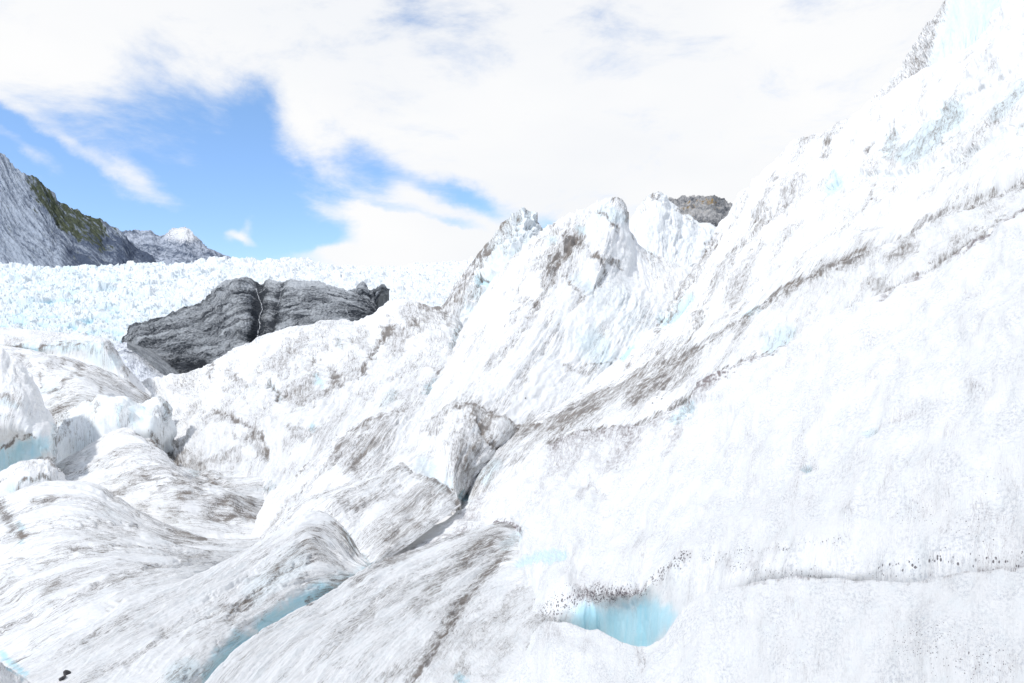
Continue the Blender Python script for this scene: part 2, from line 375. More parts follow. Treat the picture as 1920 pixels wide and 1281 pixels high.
def rock_material(name, dark, light, veg=None, snow=None, sx=12, sy=4, dist=2.0, contrast=(0.38, 0.62), band=False):
    m = bpy.data.materials.new(name); m.use_nodes = True; t = m.node_tree; t.nodes.clear()
    flow = attr(t, 'flow', 'Vector')
    rot = N(t, 'ShaderNodeMapping'); rot.inputs['Rotation'].default_value = (0, 0, 0.5 if band else 0.0); t.links.new(flow, rot.inputs[0]); fl = rot.outputs[0]
    n1 = noise(t, scaled(t, fl, sx, sy), 1.0, 8, 0.68, 0.6)
    n2 = noise(t, scaled(t, fl, sx * 5, sy * 4), 1.0, 5, 0.7)
    n0 = noise(t, scaled(t, fl, sx * .22, sy * .3), 1.0, 4, 0.6, 0.8)
    x = mth(t, 'ADD', mth(t, 'MULTIPLY', n1, 0.38), mth(t, 'ADD', mth(t, 'MULTIPLY', n2, 0.34), mth(t, 'MULTIPLY', n0, 0.30)))
    x = mth(t, 'MULTIPLY_ADD', x, 1.7, -0.35)
    x = mth(t, 'ADD', x, mth(t, 'MULTIPLY', attr(t, 'speck'), 0.25))
    base = mixc(t, mapr(t, x, *contrast), dark, light)
    if veg: base = mixc(t, mapr(t, mth(t, 'ADD', attr(t, 'dirt'), mth(t, 'MULTIPLY', mth(t, 'SUBTRACT', n1, 0.5), 3.0)), 0.30, 0.62), base, mixc(t, mapr(t, n2, 0.4, 0.6), veg, (veg[0] * 2.6, veg[1] * 2.3, veg[2] * 1.8)))
    if snow: base = mixc(t, mapr(t, mth(t, 'ADD', attr(t, 'blue'), mth(t, 'MULTIPLY', mth(t, 'SUBTRACT', n2, 0.5), 2.0)), 0.40, 0.62), base, snow)
    p = N(t, 'ShaderNodeBsdfPrincipled'); t.links.new(base, p.inputs['Base Color']); p.inputs['Roughness'].default_value = 0.85
    bp = N(t, 'ShaderNodeBump'); bp.inputs['Strength'].default_value = 0.8; bp.inputs['Distance'].default_value = dist
    t.links.new(x, bp.inputs['Height']); t.links.new(bp.outputs[0], p.inputs['Normal'])
    o = N(t, 'ShaderNodeOutputMaterial'); t.links.new(p.outputs[0], o.inputs[0])
    return m
rock_cliff = rock_material('cliff_rock', (0.06, 0.085, 0.14), (0.44, 0.50, 0.59), veg=(0.03, 0.042, 0.026), sx=11, sy=2.6, dist=6, band=True, contrast=(0.33, 0.62))  # blue-grey tones stand in for distance haze
rock_peak = rock_material('peak_rock', (0.08, 0.11, 0.17), (0.50, 0.55, 0.64), snow=(0.85, 0.86, 0.88), sx=10, sy=10, dist=8)  # bluish again, with the haze put into the rock colour
rock_dark = rock_material('outcrop_rock', (0.03, 0.037, 0.048), (0.55, 0.575, 0.60), snow=(0.6, 0.63, 0.66), sx=4.5, sy=14, dist=2.2, contrast=(0.36, 0.70))
rock_right = rock_material('clouded_peak_rock', (0.12, 0.13, 0.15), (0.55, 0.54, 0.53), veg=(0.19, 0.14, 0.07), sx=12, sy=12, dist=4)
rock_scree = rock_material('scree', (0.10, 0.12, 0.17), (0.74, 0.77, 0.82), sx=22, sy=22, dist=0.5, contrast=(0.32, 0.56))
rock_slab = rock_material('slab_rock', (0.10, 0.11, 0.125), (0.27, 0.285, 0.30), sx=3, sy=20, dist=0.5)

# --- upper slope (right) : thin dark streaks and dirty folds
S([(1345,440),(1290,525),(1245,600)], 5, dirt=.45, carve=3)
S([(1440,395),(1390,450),(1350,500),(1310,580),(1290,640)], (8,4), dirt=.35, carve=2)
S([(1425,460),(1400,500),(1370,560)], 14, dirt=.28)
S([(1500,335),(1470,385)], 16, dirt=.35); S([(1640,345),(1620,400)],4,dirt=.35)
S([(1555,260),(1545,290)],6,dirt=.4); S([(1675,250),(1665,290)],9,dirt=.4,blue=.35)
S([(1630,270),(1625,285)],5,dirt=.4); S([(1790,215),(1740,260),(1700,290)],(30,22),dirt=.28,blue=.45)
S([(1920,165),(1870,215)],14,dirt=.25,blue=.35)
S([(1570,335),(1555,360)],10,blue=.6,dirt=.1,carve=3)
S([(1920,345),(1830,380),(1740,415),(1690,450)],(7,5),dirt=.38,carve=2)
S([(1455,330),(1440,370),(1415,410)],7,dirt=.3); S([(1600,200),(1560,250),(1500,262)],6,dirt=.2)
S([(1290,560),(1262,590),(1245,600)],12,blue=.75,carve=6); S([(1245,605),(1232,622)],6,dirt=.5)
S([(1330,560),(1310,610),(1280,660)],6,dirt=.3); S([(1420,580),(1400,592)],7,blue=.6)
S([(1185,655),(1170,672)],7,blue=.9,carve=4)
# --- crest of the second fold
CR2=[(975,803),(1060,775),(1100,745),(1160,722),(1210,695),(1260,680),(1310,655),(1360,618),(1420,580),(1500,527),(1560,500),(1620,470)]
S(CR2[5:],(5,6),dirt=.5,side=1)
S([(1250,682),(1225,715),(1190,745)],(34,20),dirt=.62); S([(1190,700),(1140,735),(1090,775),(1040,810)],(22,16),dirt=.42)
S([(1300,660),(1290,700),(1250,730)],16,dirt=.38); S([(1400,598),(1385,625)],10,dirt=.4)
S([(1630,462),(1580,490),(1530,512)],(22,12),dirt=.33); S([(1710,462),(1670,485)],13,dirt=.5)
S([(1820,435),(1790,455)],12,dirt=.25); S([(1270,740),(1230,760)],12,dirt=-.4)
S([(970,803),(1040,788),(1100,760)],(14,26),dirt=.4); S([(1000,820),(940,870),(900,920),(870,980)],(30,24),dirt=.30)
S([(930,870),(910,900)],12,dirt=.2,blue=.35)
# line 2
L2=[(1030,832),(1100,808),(1180,800),(1240,775),(1290,745),(1330,712),(1400,675),(1480,640)]
S(L2,(5,4),dirt=.55,side=1)
S([(1040,835),(1110,815),(1180,808),(1250,780)],(18,16),dirt=.38,side=1); S([(1180,830),(1150,870)],22,dirt=.36); S([(1100,840),(1050,880)],22,dirt=.24)
S([(1270,810),(1245,850)],10,dirt=.35); S([(1290,760),(1265,785)],11,dirt=.42,blue=.5,carve=8)
S([(1350,700),(1310,740)],(10,14),dirt=.35)
S([(1475,618),(1440,645)],(14,17),dirt=.22,blue=.45,carve=12); S([(1440,652),(1480,640),(1500,625)],4,dirt=.2,snow=.9)
S([(1920,395),(1870,418),(1830,450),(1790,475)],(6,5),dirt=.62,carve=3)
S([(1780,480),(1720,518),(1680,538),(1650,562)],(6,5),dirt=.4,carve=2); S([(1640,530),(1655,540)],12,dirt=.3)
# --- front right slope: grit
S([(1510,855),(1520,870)],(22,20),dirt=.12,spk=.6); S([(1508,872)],7,dirt=.25,blue=.5,carve=10)
S([(1625,815),(1640,808)],8,dirt=.2,blue=.3,carve=6,spk=.5); S([(1640,810),(1700,780),(1760,745),(1830,720)],10,dirt=.16,spk=.4)
S([(1130,925),(1105,905),(1090,930)],(8,10),dirt=.28,carve=4)
S([(1040,860),(1020,900),(1000,940)],20,dirt=.18)
# rim of the blue hollow
S([(1030,1150),(1080,1118),(1140,1108),(1200,1110),(1245,1070),(1290,1040)],(26,12),dirt=.22,spk=1.15)
S([(1090,1115),(1150,1118),(1205,1108)],(15,12),dirt=.34,spk=1.4)
S([(1100,1165),(1180,1175),(1215,1160)],(34,38),blue=1.0,dirt=-.3,only=('front_slope',))
S([(1150,1190),(1200,1210),(1245,1160)],28,blue=1.0,dirt=-.3,only=('front_slope',)); 
S([(1200,1150),(1205,1200)],13,blue=1.6,only=('front_slope',))
S([(1330,1050),(1400,1030),(1500,1022),(1580,1015)],(14,10),dirt=.12,spk=.75)
S([(1380,1060),(1440,1075),(1520,1075)],(26,18),dirt=.15,spk=.7); S([(1640,1070),(1740,1055),(1850,1055),(1920,1050)],(22,28),dirt=.13,spk=.8)
S([(1390,1103),(1480,1083),(1600,1094),(1750,1082),(1920,1069)],4,dirt=.2,side=-1)
S([(1700,960),(1850,1000)],60,dirt=.06,spk=.5); S([(1700,1200),(1850,1240)],(70,90),dirt=.1,spk=.65); S([(1450,1200),(1500,1250)],60,dirt=.05,spk=.45)
S([(1850,900)],70,dirt=.06,spk=.4); S([(1200,1225),(1205,1260)],9,dirt=.25,spk=.6)
S([(1005,1170),(1040,1190)],22,dirt=.18,spk=.5); S([(865,1275)],12,blue=.8,dirt=.2); S([(880,1262),(870,1250)],8,dirt=.3,spk=.7)
# --- front centre ridge
S([(945,1040),(900,1090),(870,1125),(835,1180),(795,1240),(765,1290)],(13,8),dirt=.75,carve=3)
S([(935,1005),(890,1040),(830,1085),(780,1140)],(14,10),dirt=.42); S([(915,1010),(870,1045)],(22,18),dirt=.28)
S([(878,996),(830,1010),(790,1030),(720,1060),(660,1100)],(5,12),dirt=.42); S([(928,981),(955,982),(975,995)],5,dirt=.7)
S([(975,1000),(950,1020)],10,dirt=.25,blue=.3); S([(1055,1033),(1010,1048),(975,1060)],(8,10),blue=.5,carve=5)  # last stroke paints the bluish shadow along the valley
S([(820,1110),(790,1150)],10,dirt=.25); S([(740,1260),(690,1280)],16,dirt=.2); S([(900,1150),(860,1210)],20,dirt=.12)
# crevice with blue ice between the two front ridges
S([(700,1075),(640,1110)],(16,26),blue=.75,dirt=.25,only=('front_left_ridge','wedge_ridge')); S([(610,1120),(560,1150),(500,1185)],(30,28),blue=1.4,dirt=-.2,only=('front_left_ridge','wedge_ridge'))
S([(455,1205),(420,1240),(400,1270)],(22,24),blue=1.2,only=('front_left_ridge','wedge_ridge')); S([(585,1128),(575,1130)],7,dirt=.6); S([(360,1255),(330,1275)],22,dirt=.2,blue=.35)
S([(640,1085),(600,1120)],16,dirt=.4,blue=.4,only=('front_left_ridge','wedge_ridge')); S([(560,1050),(480,1110)],26,blue=.18,dirt=-.1)
# front left ridge
S([(600,1000),(560,1030),(520,1060)],(24,14),dirt=.35); S([(625,985),(650,1025),(670,1045)],(8,5),dirt=.6)
S([(600,1035),(640,1045)],18,dirt=.25); S([(415,1135),(435,1145),(470,1120),(520,1070)],(7,10),dirt=.42)
S([(430,1150),(360,1210)],18,dirt=.14); S([(520,1120),(500,1170)],14,dirt=.16)
S([(565,1085),(590,1090)],9,dirt=.25)
# --- wedge
S([(757,874),(775,890),(800,901),(838,912),(858,938)],(6,8),dirt=.6,side=1); S([(830,925),(770,970),(720,1010)],(20,16),dirt=.42)
S([(800,975),(760,1005),(720,1040)],12,dirt=.38); S([(745,885),(720,910)],12,dirt=.3); S([(640,950),(660,955),(700,935),(740,925)],(6,9),dirt=.42)
S([(690,1060),(660,1030),(640,1000)],5,dirt=.3,blue=.4)
S([(868,928),(876,935)],7,blue=1.0,dirt=.2,carve=4); S([(800,870),(830,900)],22,blue=.25,dirt=-.3)
# --- middle ridge
S([(860,760),(882,755),(905,770),(945,780),(970,800)],(8,6),dirt=.55,side=1)
S([(890,765),(870,800),(860,850),(870,890)],(16,26),dirt=.40); S([(925,785),(900,820),(875,870)],(12,16),dirt=.40)
S([(880,780),(905,800),(915,830),(930,840)],(5,5),dirt=.62,carve=3); S([(855,760),(830,785),(810,810)],8,dirt=.35)
S([(750,775),(700,785),(660,805),(620,850)],(6,12),dirt=.45,side=-1); S([(720,800),(650,870)],14,dirt=.2); S([(670,860),(660,880)],10,dirt=.3)
S([(740,800),(700,850),(660,900)],10,dirt=.16)
# --- pinnacles
S([(905,475),(880,510),(850,560),(835,590)],(14,24),dirt=.62,only=('scalloped_pinnacle',)); S([(985,394),(940,425),(905,480)],8,dirt=.35,only=('scalloped_pinnacle',))
S([(950,430),(955,445),(960,470)],22,dirt=.25,only=('scalloped_pinnacle',)); S([(1010,400),(1018,430)],8,dirt=.3,only=('scalloped_pinnacle',))
S([(903,518),(895,560)],4,dirt=.4,only=('scalloped_pinnacle',)); S([(897,525),(912,535)],8,blue=1.1,carve=8,only=('scalloped_pinnacle',))
S([(890,518),(915,528)],3,dirt=.6,only=('scalloped_pinnacle',)); S([(960,480),(990,440)],60,blue=.22,only=('scalloped_pinnacle',))
RP=('ribbed_pinnacle','ice_ramp')
S([(1155,370),(1168,380),(1176,400),(1175,415)],(7,9),dirt=.6,only=RP); S([(1130,395),(1165,412)],14,blue=.35,dirt=.1,only=RP)
S([(1125,395),(1145,415),(1160,438)],(3,3),dirt=.6,only=RP); S([(1065,450),(1085,455),(1110,480),(1150,487),(1170,500)],(5,4),dirt=.42,only=RP)
S([(1075,445),(1050,470),(1025,500)],(20,14),dirt=.50,only=RP); S([(1040,500),(1010,560),(990,610)],(12,5),dirt=.38,only=RP)
S([(1090,455),(1060,480),(1030,510)],10,dirt=.35,only=RP); S([(1040,425),(1000,470)],6,dirt=.25,only=RP)
S([(1120,475),(1130,490),(1142,510)],(5,4),dirt=.5,only=RP); S([(1060,520),(1080,545),(1092,550)],(4,4),dirt=.5,only=RP)
S([(985,560),(960,600),(945,620)],(10,5),dirt=.38,only=RP); S([(1085,430),(1092,437)],7,blue=.6,only=RP); S([(1035,448),(1030,455)],7,blue=.5,only=RP)
S([(1110,640),(1130,665)],(32,26),blue=.42,carve=7,only=RP); S([(1085,690),(1110,682),(1160,675)],3,dirt=.45,only=RP); S([(1060,685),(1100,700),(1120,690)],5,dirt=.3,only=RP)
S([(985,705)],6,dirt=.7,only=RP); S([(1140,560),(1190,600)],40,blue=.12,only=RP); S([(1215,640),(1190,690)],5,dirt=.2,only=RP)
S([(1080,520),(1110,540)],12,blue=.3,only=RP)
S([(1235,362),(1222,372)],6,dirt=.35); S([(1270,392),(1290,408)],5,dirt=.35); S([(1215,470),(1225,480)],8,dirt=.2,blue=.2)
# --- left middle: ridge body
ML=('middle_slope',)
S([(795,572),(825,575),(840,585)],(9,9),dirt=.62,only=ML); S([(830,590),(860,620),(868,640)],(14,10),dirt=.38,only=ML)
S([(800,590),(770,620),(750,650)],(22,14),dirt=.32,only=ML); S([(855,625),(850,650)],6,blue=.6,dirt=.3,only=ML)
S([(735,618),(710,640),(690,680),(675,710)],(5,5),dirt=.65,carve=3,only=ML); S([(735,612),(720,622)],7,dirt=.5,only=ML)
S([(640,715),(600,740),(560,760)],14,dirt=.22,only=ML); S([(560,645),(540,670),(525,700)],(20,12),dirt=.34,only=ML)
S([(590,690),(580,720),(545,735)],(8,16),dirt=.32,only=ML); S([(597,712),(600,716)],7,blue=.8,only=ML); S([(625,690),(635,720)],12,dirt=.25,only=ML)
S([(632,640),(640,655)],6,dirt=.3,blue=.3,only=ML); S([(665,640),(680,625)],10,dirt=.3,only=ML)
S([(400,685),(395,705)],5,dirt=.5,only=ML); S([(430,700),(450,715)],6,dirt=.35,only=ML); S([(505,715),(520,735),(523,755)],(5,3),dirt=.6,blue=.5,carve=4,only=ML)
S([(400,770),(450,790),(490,815),(500,850)],(5,5),dirt=.55,carve=3,only=ML); S([(385,790),(440,785)],9,dirt=.25,only=ML)
S([(300,805),(330,830),(350,870)],(12,17),dirt=.52,only=ML); S([(280,810),(300,840),(330,860)],(3,4),dirt=.6)
S([(540,800),(560,820),(600,812)],(6,8),dirt=.42,only=ML); S([(430,850),(390,870),(370,885)],(8,10),dirt=.4,only=ML)
S([(480,820),(440,845)],10,dirt=.2,only=ML); S([(585,800)],6,blue=.9,dirt=.2,only=ML); S([(820,715),(800,735)],(8,7),blue=.8,dirt=.35,carve=4,only=ML)
S([(870,680),(840,690),(825,700)],4,dirt=.5,only=ML); S([(640,840),(560,870),(500,900),(470,920)],10,dirt=.12,only=ML)
S([(510,915),(500,920)],6,blue=.5,dirt=.4,only=ML); S([(740,740),(720,760)],8,blue=.3,dirt=.2,only=ML)
# humps
HA=('striped_hump',)
S([(400,895),(340,935),(320,965)],(16,12),dirt=.42,only=HA); S([(430,905),(440,930),(390,960)],(9,14),dirt=.40,only=HA); S([(470,945),(430,965),(390,975)],(14,10),dirt=.42,only=HA)
S([(520,985),(480,975),(430,972)],(6,8),dirt=.5,only=HA); S([(230,925),(205,935)],(9,7),dirt=.35,only=HA); S([(300,880),(240,900)],9,dirt=.3,only=HA)
S([(335,870),(370,888)],4,dirt=.4,blue=.3,only=HA); S([(340,905),(280,925)],6,dirt=.35,only=HA); S([(260,860),(200,880)],8,dirt=.2,only=HA)
S([(310,965),(280,955)],8,dirt=-.3,only=HA)
# left domes
BD=('blue_footed_dome',)
S([(0,870),(40,850),(75,835)],(30,18),blue=1.0,dirt=-.3,only=BD); S([(0,845),(20,828),(35,813)],3,dirt=.7,only=BD); S([(40,822),(55,818),(66,820)],3,dirt=.55,only=BD)
S([(0,745),(20,748),(35,760)],(8,5),dirt=.35,only=BD); S([(0,757),(25,762)],8,blue=.3,only=BD); S([(95,860),(75,858)],5,dirt=.4,only=BD); S([(0,785),(15,788)],6,dirt=.25,blue=.2,only=BD)
S([(98,800),(100,850)],5,blue=.3,dirt=.12,only=BD)
TP=('table_ice',)
S([(30,652),(60,655),(100,652),(160,650),(185,655)],(8,11),dirt=.22,blue=.65,only=TP); S([(58,656),(72,657)],6,blue=1.1,dirt=-.3,only=TP); S([(40,648),(30,655),(0,652)],5,dirt=.5,only=TP)
S([(175,665),(210,680)],16,blue=.35,only=TP); S([(205,645),(222,665)],6,dirt=.42,only=TP); S([(232,688),(240,700)],6,dirt=.42,only=TP); S([(75,650),(160,646)],2.5,dirt=.5,only=TP)
DM=('layered_dome',)
S([(120,675),(150,685),(185,682),(220,695),(255,725),(285,750)],(5,8),dirt=.5,only=DM); S([(250,725),(290,755)],(10,9),dirt=.42,only=DM)
S([(90,690),(105,692)],8,dirt=.35,only=DM); S([(40,672),(50,682)],8,dirt=.45,carve=6,only=DM); S([(75,735),(95,735),(120,715),(150,702)],(6,4),dirt=.4,only=DM); S([(76,700),(73,725)],3,dirt=.35,only=DM)
S([(80,730),(100,722)],10,blue=.3,only=DM); S([(160,700),(190,700),(230,725)],7,dirt=.22,only=DM); S([(188,725),(190,735)],4,dirt=.4,only=DM); S([(100,770),(125,765)],9,dirt=.2,only=DM)
CL=('cliff_block',)
S([(103,795),(104,845)],4.5,dirt=.85,only=CL); S([(112,785),(125,780),(122,800),(115,815)],(8,6),dirt=.5,only=CL); S([(140,762),(180,741)],5,dirt=.3,only=CL); S([(180,757),(180,770)],4,dirt=.4,only=CL)
S([(225,760),(222,795)],5,blue=.5,only=CL); S([(268,770),(268,795)],5,blue=.55,only=CL); S([(305,752),(314,765),(312,790)],(6,7),dirt=.5,blue=.4,only=CL); S([(190,800),(150,835)],16,blue=.2,only=CL); S([(250,765),(248,800)],5,blue=.35,only=CL)
FB=('low_boulder',)
S([(85,862),(110,880)],4,dirt=.4,only=FB); S([(30,925),(45,898),(90,895)],(4,4),dirt=.5,blue=.3,only=FB); S([(0,905),(15,895)],4,dirt=.4,only=FB); S([(20,905),(22,930)],8,blue=.4,only=FB)
# lower left slope
LL=('lower_left_slope',)
S([(0,950),(20,985),(40,1000)],(14,8),dirt=.6,blue=.1,only=LL); S([(38,985),(42,1020)],4,blue=.6,dirt=.2,only=LL); S([(100,935),(60,940)],7,dirt=.35,only=LL)
S([(200,925),(260,960),(320,1000),(380,1013)],(5,7),dirt=.25,side=1,only=LL); S([(380,1015),(320,1015),(280,1005)],(6,8),dirt=.42,only=LL)
S([(340,1050),(390,1045)],8,dirt=.42,only=LL); S([(250,1000),(170,1010),(110,1030)],12,dirt=.2,only=LL); S([(0,1110),(20,1090)],16,dirt=.38,only=LL); S([(80,1115),(110,1095)],6,dirt=.3,only=LL)
S([(330,1065),(260,1075),(180,1100)],10,dirt=.2,only=LL); S([(30,1250),(90,1220),(110,1205)],(14,10),dirt=.42,only=LL); S([(150,1150),(60,1200)],12,dirt=.18,only=LL); S([(0,1222),(20,1245),(45,1265)],(6,8),blue=1.0,only=LL+('front_left_ridge','near_corner_slope'))
S([(200,1110),(150,1145)],14,dirt=-.2,only=LL)

# --- scarps: small overlapping edges, sharp on one side
HA=('striped_hump',); ML=('middle_slope',); LL=('lower_left_slope',)
S([(265,806),(289,829),(318,844),(336,870)],(9,11),dirt=.45,carve=5,side=1,only=HA+ML)
S([(210,924),(239,904),(276,894),(366,892),(420,902)],(10,14),dirt=.22,carve=5,side=1,only=HA)
S([(240,955),(290,935),(350,925),(420,935)],(8,10),dirt=.2,carve=4,side=1,only=HA)
S([(456,964),(499,974),(524,985)],(10,10),dirt=.4,carve=4,side=1,only=HA)
S([(440,812),(472,818),(491,834),(499,858)],(10,8),dirt=.35,carve=5,side=1,only=ML)
S([(345,760),(420,752),(500,748),(560,735)],(8,10),dirt=.12,carve=4,side=1,only=ML); S([(380,735),(450,722),(505,715)],(7,9),dirt=.15,carve=4,side=1,only=ML)
S([(420,860),(500,845),(560,815),(620,780)],(8,12),dirt=.14,carve=5,side=1,only=ML); S([(560,760),(630,725),(680,690)],(8,10),dirt=.16,carve=4,side=1,only=ML)
S([(545,640),(520,668),(512,690)],(12,8),dirt=.2,carve=4,side=1,only=ML); S([(590,700),(575,690),(590,675),(620,680),(632,705),(610,735)],5,dirt=.3,carve=3,only=ML)
S([(690,650),(740,625),(790,600)],(10,14),dirt=.2,carve=4,side=1,only=ML); S([(680,760),(740,705),(790,660)],(6,8),dirt=.2,carve=3,only=ML)
S([(0,1010),(90,985),(180,978),(260,990)],(8,8),dirt=.15,carve=4,side=1,only=LL); S([(0,1180),(110,1120),(220,1080),(330,1058)],(9,9),dirt=.18,carve=5,side=1,only=LL)
S([(60,1060),(160,1025),(260,1022),(360,1040)],(8,8),dirt=.2,carve=4,side=1,only=LL); S([(20,1255),(120,1185),(230,1130)],(10,8),dirt=.2,carve=4,side=1,only=LL)
FR=('front_left_ridge',)
S([(430,1150),(480,1110),(540,1065),(590,1040)],(12,10),dirt=.28,carve=5,side=1,only=FR); S([(300,1190),(400,1120),(500,1060)],(8,10),dirt=.14,carve=4,side=1,only=FR)
S([(200,1260),(300,1200),(400,1150)],(10,10),dirt=.14,carve=4,side=1,only=FR)
CR=('front_centre_ridge',)
S([(640,1190),(720,1110),(800,1060),(880,1030)],(9,12),dirt=.22,carve=4,side=1,only=CR); S([(560,1270),(640,1200),(700,1150)],(9,9),dirt=.16,carve=4,side=1,only=CR)
S([(850,1260),(900,1190),(960,1120),(1000,1080)],(8,10),dirt=.14,carve=4,side=1,only=CR)
MR=('middle_ridge',); S([(500,985),(560,920),(620,865),(680,820)],(9,12),dirt=.2,carve=5,side=1,only=MR); S([(580,960),(640,890),(700,830)],(7,9),dirt=.2,carve=4,side=1,only=MR)
RP=('ribbed_pinnacle',)
S([(1150,372),(1120,395),(1085,400),(1040,440),(1000,500),(960,560)],(5,8),dirt=.14,carve=4,side=-1,only=RP); S([(1085,448),(1060,490),(1030,540),(980,620),(930,690)],(6,9),dirt=.18,carve=6,side=1,only=RP)
S([(1130,490),(1100,540),(1060,600),(1000,680),(920,760)],(6,9),dirt=.14,carve=5,side=1,only=RP); S([(1142,512),(1120,545),(1090,560)],(6,6),dirt=.25,carve=5,side=1,only=RP)
S([(1180,560),(1120,640),(1040,720),(960,790)],(8,9),dirt=.14,carve=4,side=1,only=RP); S([(960,640),(900,710),(830,780)],(7,9),dirt=.18,carve=4,side=1,only=RP)
US=('upper_slope',)
for q in ([(1440,400),(1380,480),(1310,600),(1260,690)],[(1520,300),(1470,380),(1410,470)],[(1400,360),(1350,450),(1290,560)],[(1640,260),(1610,320),(1570,380)],[(1480,440),(1430,510),(1380,580)]):
    S(q,(8,10),dirt=.12,carve=5,side=1,only=US)
S([(1920,230),(1800,290),(1700,320),(1600,330),(1560,350)],(14,14),carve=7,side=-1,blue=.12,only=US); S([(1920,120),(1800,190),(1700,240)],(12,14),carve=5,side=-1,only=US)

# ------------------------------------------------------------------ far mountains
def vcols(crest, rows):
    """columns under a crest: crest [(u, v, d)], rows [(dv or v, d, absolute?)]"""
    return [[c] + [(c[0] + du, v, d) for du, v, d in rows] for c in crest]
def crag(a1, a2, ang=0.6, l=40):
    def f(s, t, U, V):
        ca, sa = math.cos(ang), math.sin(ang)
        p, q = s * ca + t * sa, -s * sa + t * ca
        return (a1 * fbm(p / l, q / (l * 3), octaves=6, gain=0.6, seed=3, ridged=True) + a2 * fbm(s / 12, t / 12, octaves=4, gain=0.65, seed=9, ridged=True),)
    return f
def cliff_relief(s, t, U, V):
    r = 5.0 * fbm((s - 0.6 * t) / 40, t / 150, octaves=6, gain=0.58, seed=3, ridged=True) + 1 * fbm(s / 9, t / 9, octaves=3, gain=0.6, seed=5, ridged=True)
    lb = np.interp(V, [300, 320, 380, 430, 455, 480], [30, 40, 58, 95, 150, 205]) + 9 * perlin(s / 12, t / 25, seed=8)
    green = sstep(-8, 22, U - lb) * sstep(222, 185, U + 8 * perlin(s / 9, t / 9, seed=4))
    r = r + 4 * np.sin((U - 95) / 9.0) * sstep(95, 125, U) * sstep(420, 460, V)
    tone = .03 * sstep(130, 60, U + (440 - V) * .4) - .16 * sstep(110, 150, U) * sstep(430, 460, V)  # lit left face and shaded ribs painted in as tone
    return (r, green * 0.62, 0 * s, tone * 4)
mcrest = [(-110,225),(-60,262),(-20,275),(0,290),(22,310),(42,322),(75,341),(95,360),(107,376),(130,390),(155,402),(172,411),(190,415),(222,440),(242,455),(270,478),(303,504)]
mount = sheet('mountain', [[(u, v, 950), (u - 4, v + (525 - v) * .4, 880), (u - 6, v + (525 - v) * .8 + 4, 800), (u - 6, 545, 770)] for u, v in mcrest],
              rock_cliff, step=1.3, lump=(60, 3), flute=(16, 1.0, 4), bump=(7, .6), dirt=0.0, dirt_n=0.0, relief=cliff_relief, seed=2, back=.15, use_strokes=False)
tag(mount, 'bare grey rock mountainside with a dark green grassy band on the left skyline', 'mountain', 'structure')
def peak_relief(s, t, U, V):
    sn = 0.85 * np.exp(-((U - 348) / 50) ** 2 - ((V - 438) / 22) ** 2) + 0.3 * np.exp(-((U - 385) / 30) ** 2 - ((V - 470) / 10) ** 2) - 0.02
    r = 2.6 * fbm(s / 30, t / 60, octaves=6, gain=0.62, seed=13, ridged=True)
    return (r, 0 * s, sn)
pcrest = [(180,440),(222,436),(242,431),(262,434),(282,430),(300,437),(318,430),(335,427),(347,424),(362,436),(380,452),(400,466),(425,479),(455,489),(490,497)]
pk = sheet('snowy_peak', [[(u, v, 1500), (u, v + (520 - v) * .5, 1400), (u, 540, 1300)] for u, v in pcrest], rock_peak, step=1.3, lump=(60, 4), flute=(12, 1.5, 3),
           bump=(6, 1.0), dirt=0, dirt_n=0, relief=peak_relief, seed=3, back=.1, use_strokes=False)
tag(pk, 'pointed far peak with snow patches right of the green banded mountain', 'mountain', 'structure')
def rp_relief(s, t, U, V):
    g = 0.5 * np.exp(-((U - 1330) / 22) ** 2 - ((V - 382) / 9) ** 2) + 0.35 * np.exp(-((U - 1295) / 12) ** 2 - ((V - 388) / 8) ** 2)
    return (6 * fbm(s / 30, t / 30, octaves=6, gain=0.65, seed=23, ridged=True), g)
rcrest = [(1225,385),(1255,374),(1275,371),(1300,368),(1330,369),(1352,376),(1370,383),(1400,380),(1440,380)]
rp = sheet('rocky_peak', [[(u, v, 520), (u, v + 30, 490), (u, 470, 460)] for u, v in rcrest], rock_right, step=1.3, lump=(40, 3), flute=(12, 1, 3), bump=(6, 1), dirt=0, dirt_n=0,
           relief=rp_relief, seed=4, back=.1, use_strokes=False)
tag(rp, 'brown and grey rocky summit fading into cloud behind the pinnacles', 'mountain', 'structure')

# ------------------------------------------------------------------ icefall
def icefall_blocks(G, px, U, V):
    d = G[..., 1]; a = G[..., 0] / d * F; b = np.log(d) * F              # blocks keep their proportions with distance
    wx = 10 * fbm(a / 40, b / 40, octaves=2, seed=5); wy = 10 * fbm(a / 40, b / 40, octaves=2, seed=6)
    f1, f2, r = worley((a + wx) / 8.5, (b + wy) / 8.5, seed=7)
    g1, g2, q = worley((a + wx) / 27, (b + wy) / 24, seed=11)
    c1, c2, p = worley((a + 2 * wx) / 80, (b + 2 * wy) / 60, seed=13)
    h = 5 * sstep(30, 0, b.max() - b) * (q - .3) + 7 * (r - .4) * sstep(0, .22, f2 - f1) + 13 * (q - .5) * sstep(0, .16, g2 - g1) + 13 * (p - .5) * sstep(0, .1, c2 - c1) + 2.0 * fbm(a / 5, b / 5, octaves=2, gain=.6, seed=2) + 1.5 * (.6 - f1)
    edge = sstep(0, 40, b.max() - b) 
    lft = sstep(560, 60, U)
    blue = (.10 + .72 * lft) * sstep(1, -7, h) + .08 * lft + .3 * lft * sstep(.0, .5, fbm(a / 45, b / 60, octaves=3, seed=31))  # low gaps bluer: deep ice colour plus painted shade between blocks
    return (h * px * .85 * (.6 + .4 * edge), .25 * sstep(-4, -10, h), blue)
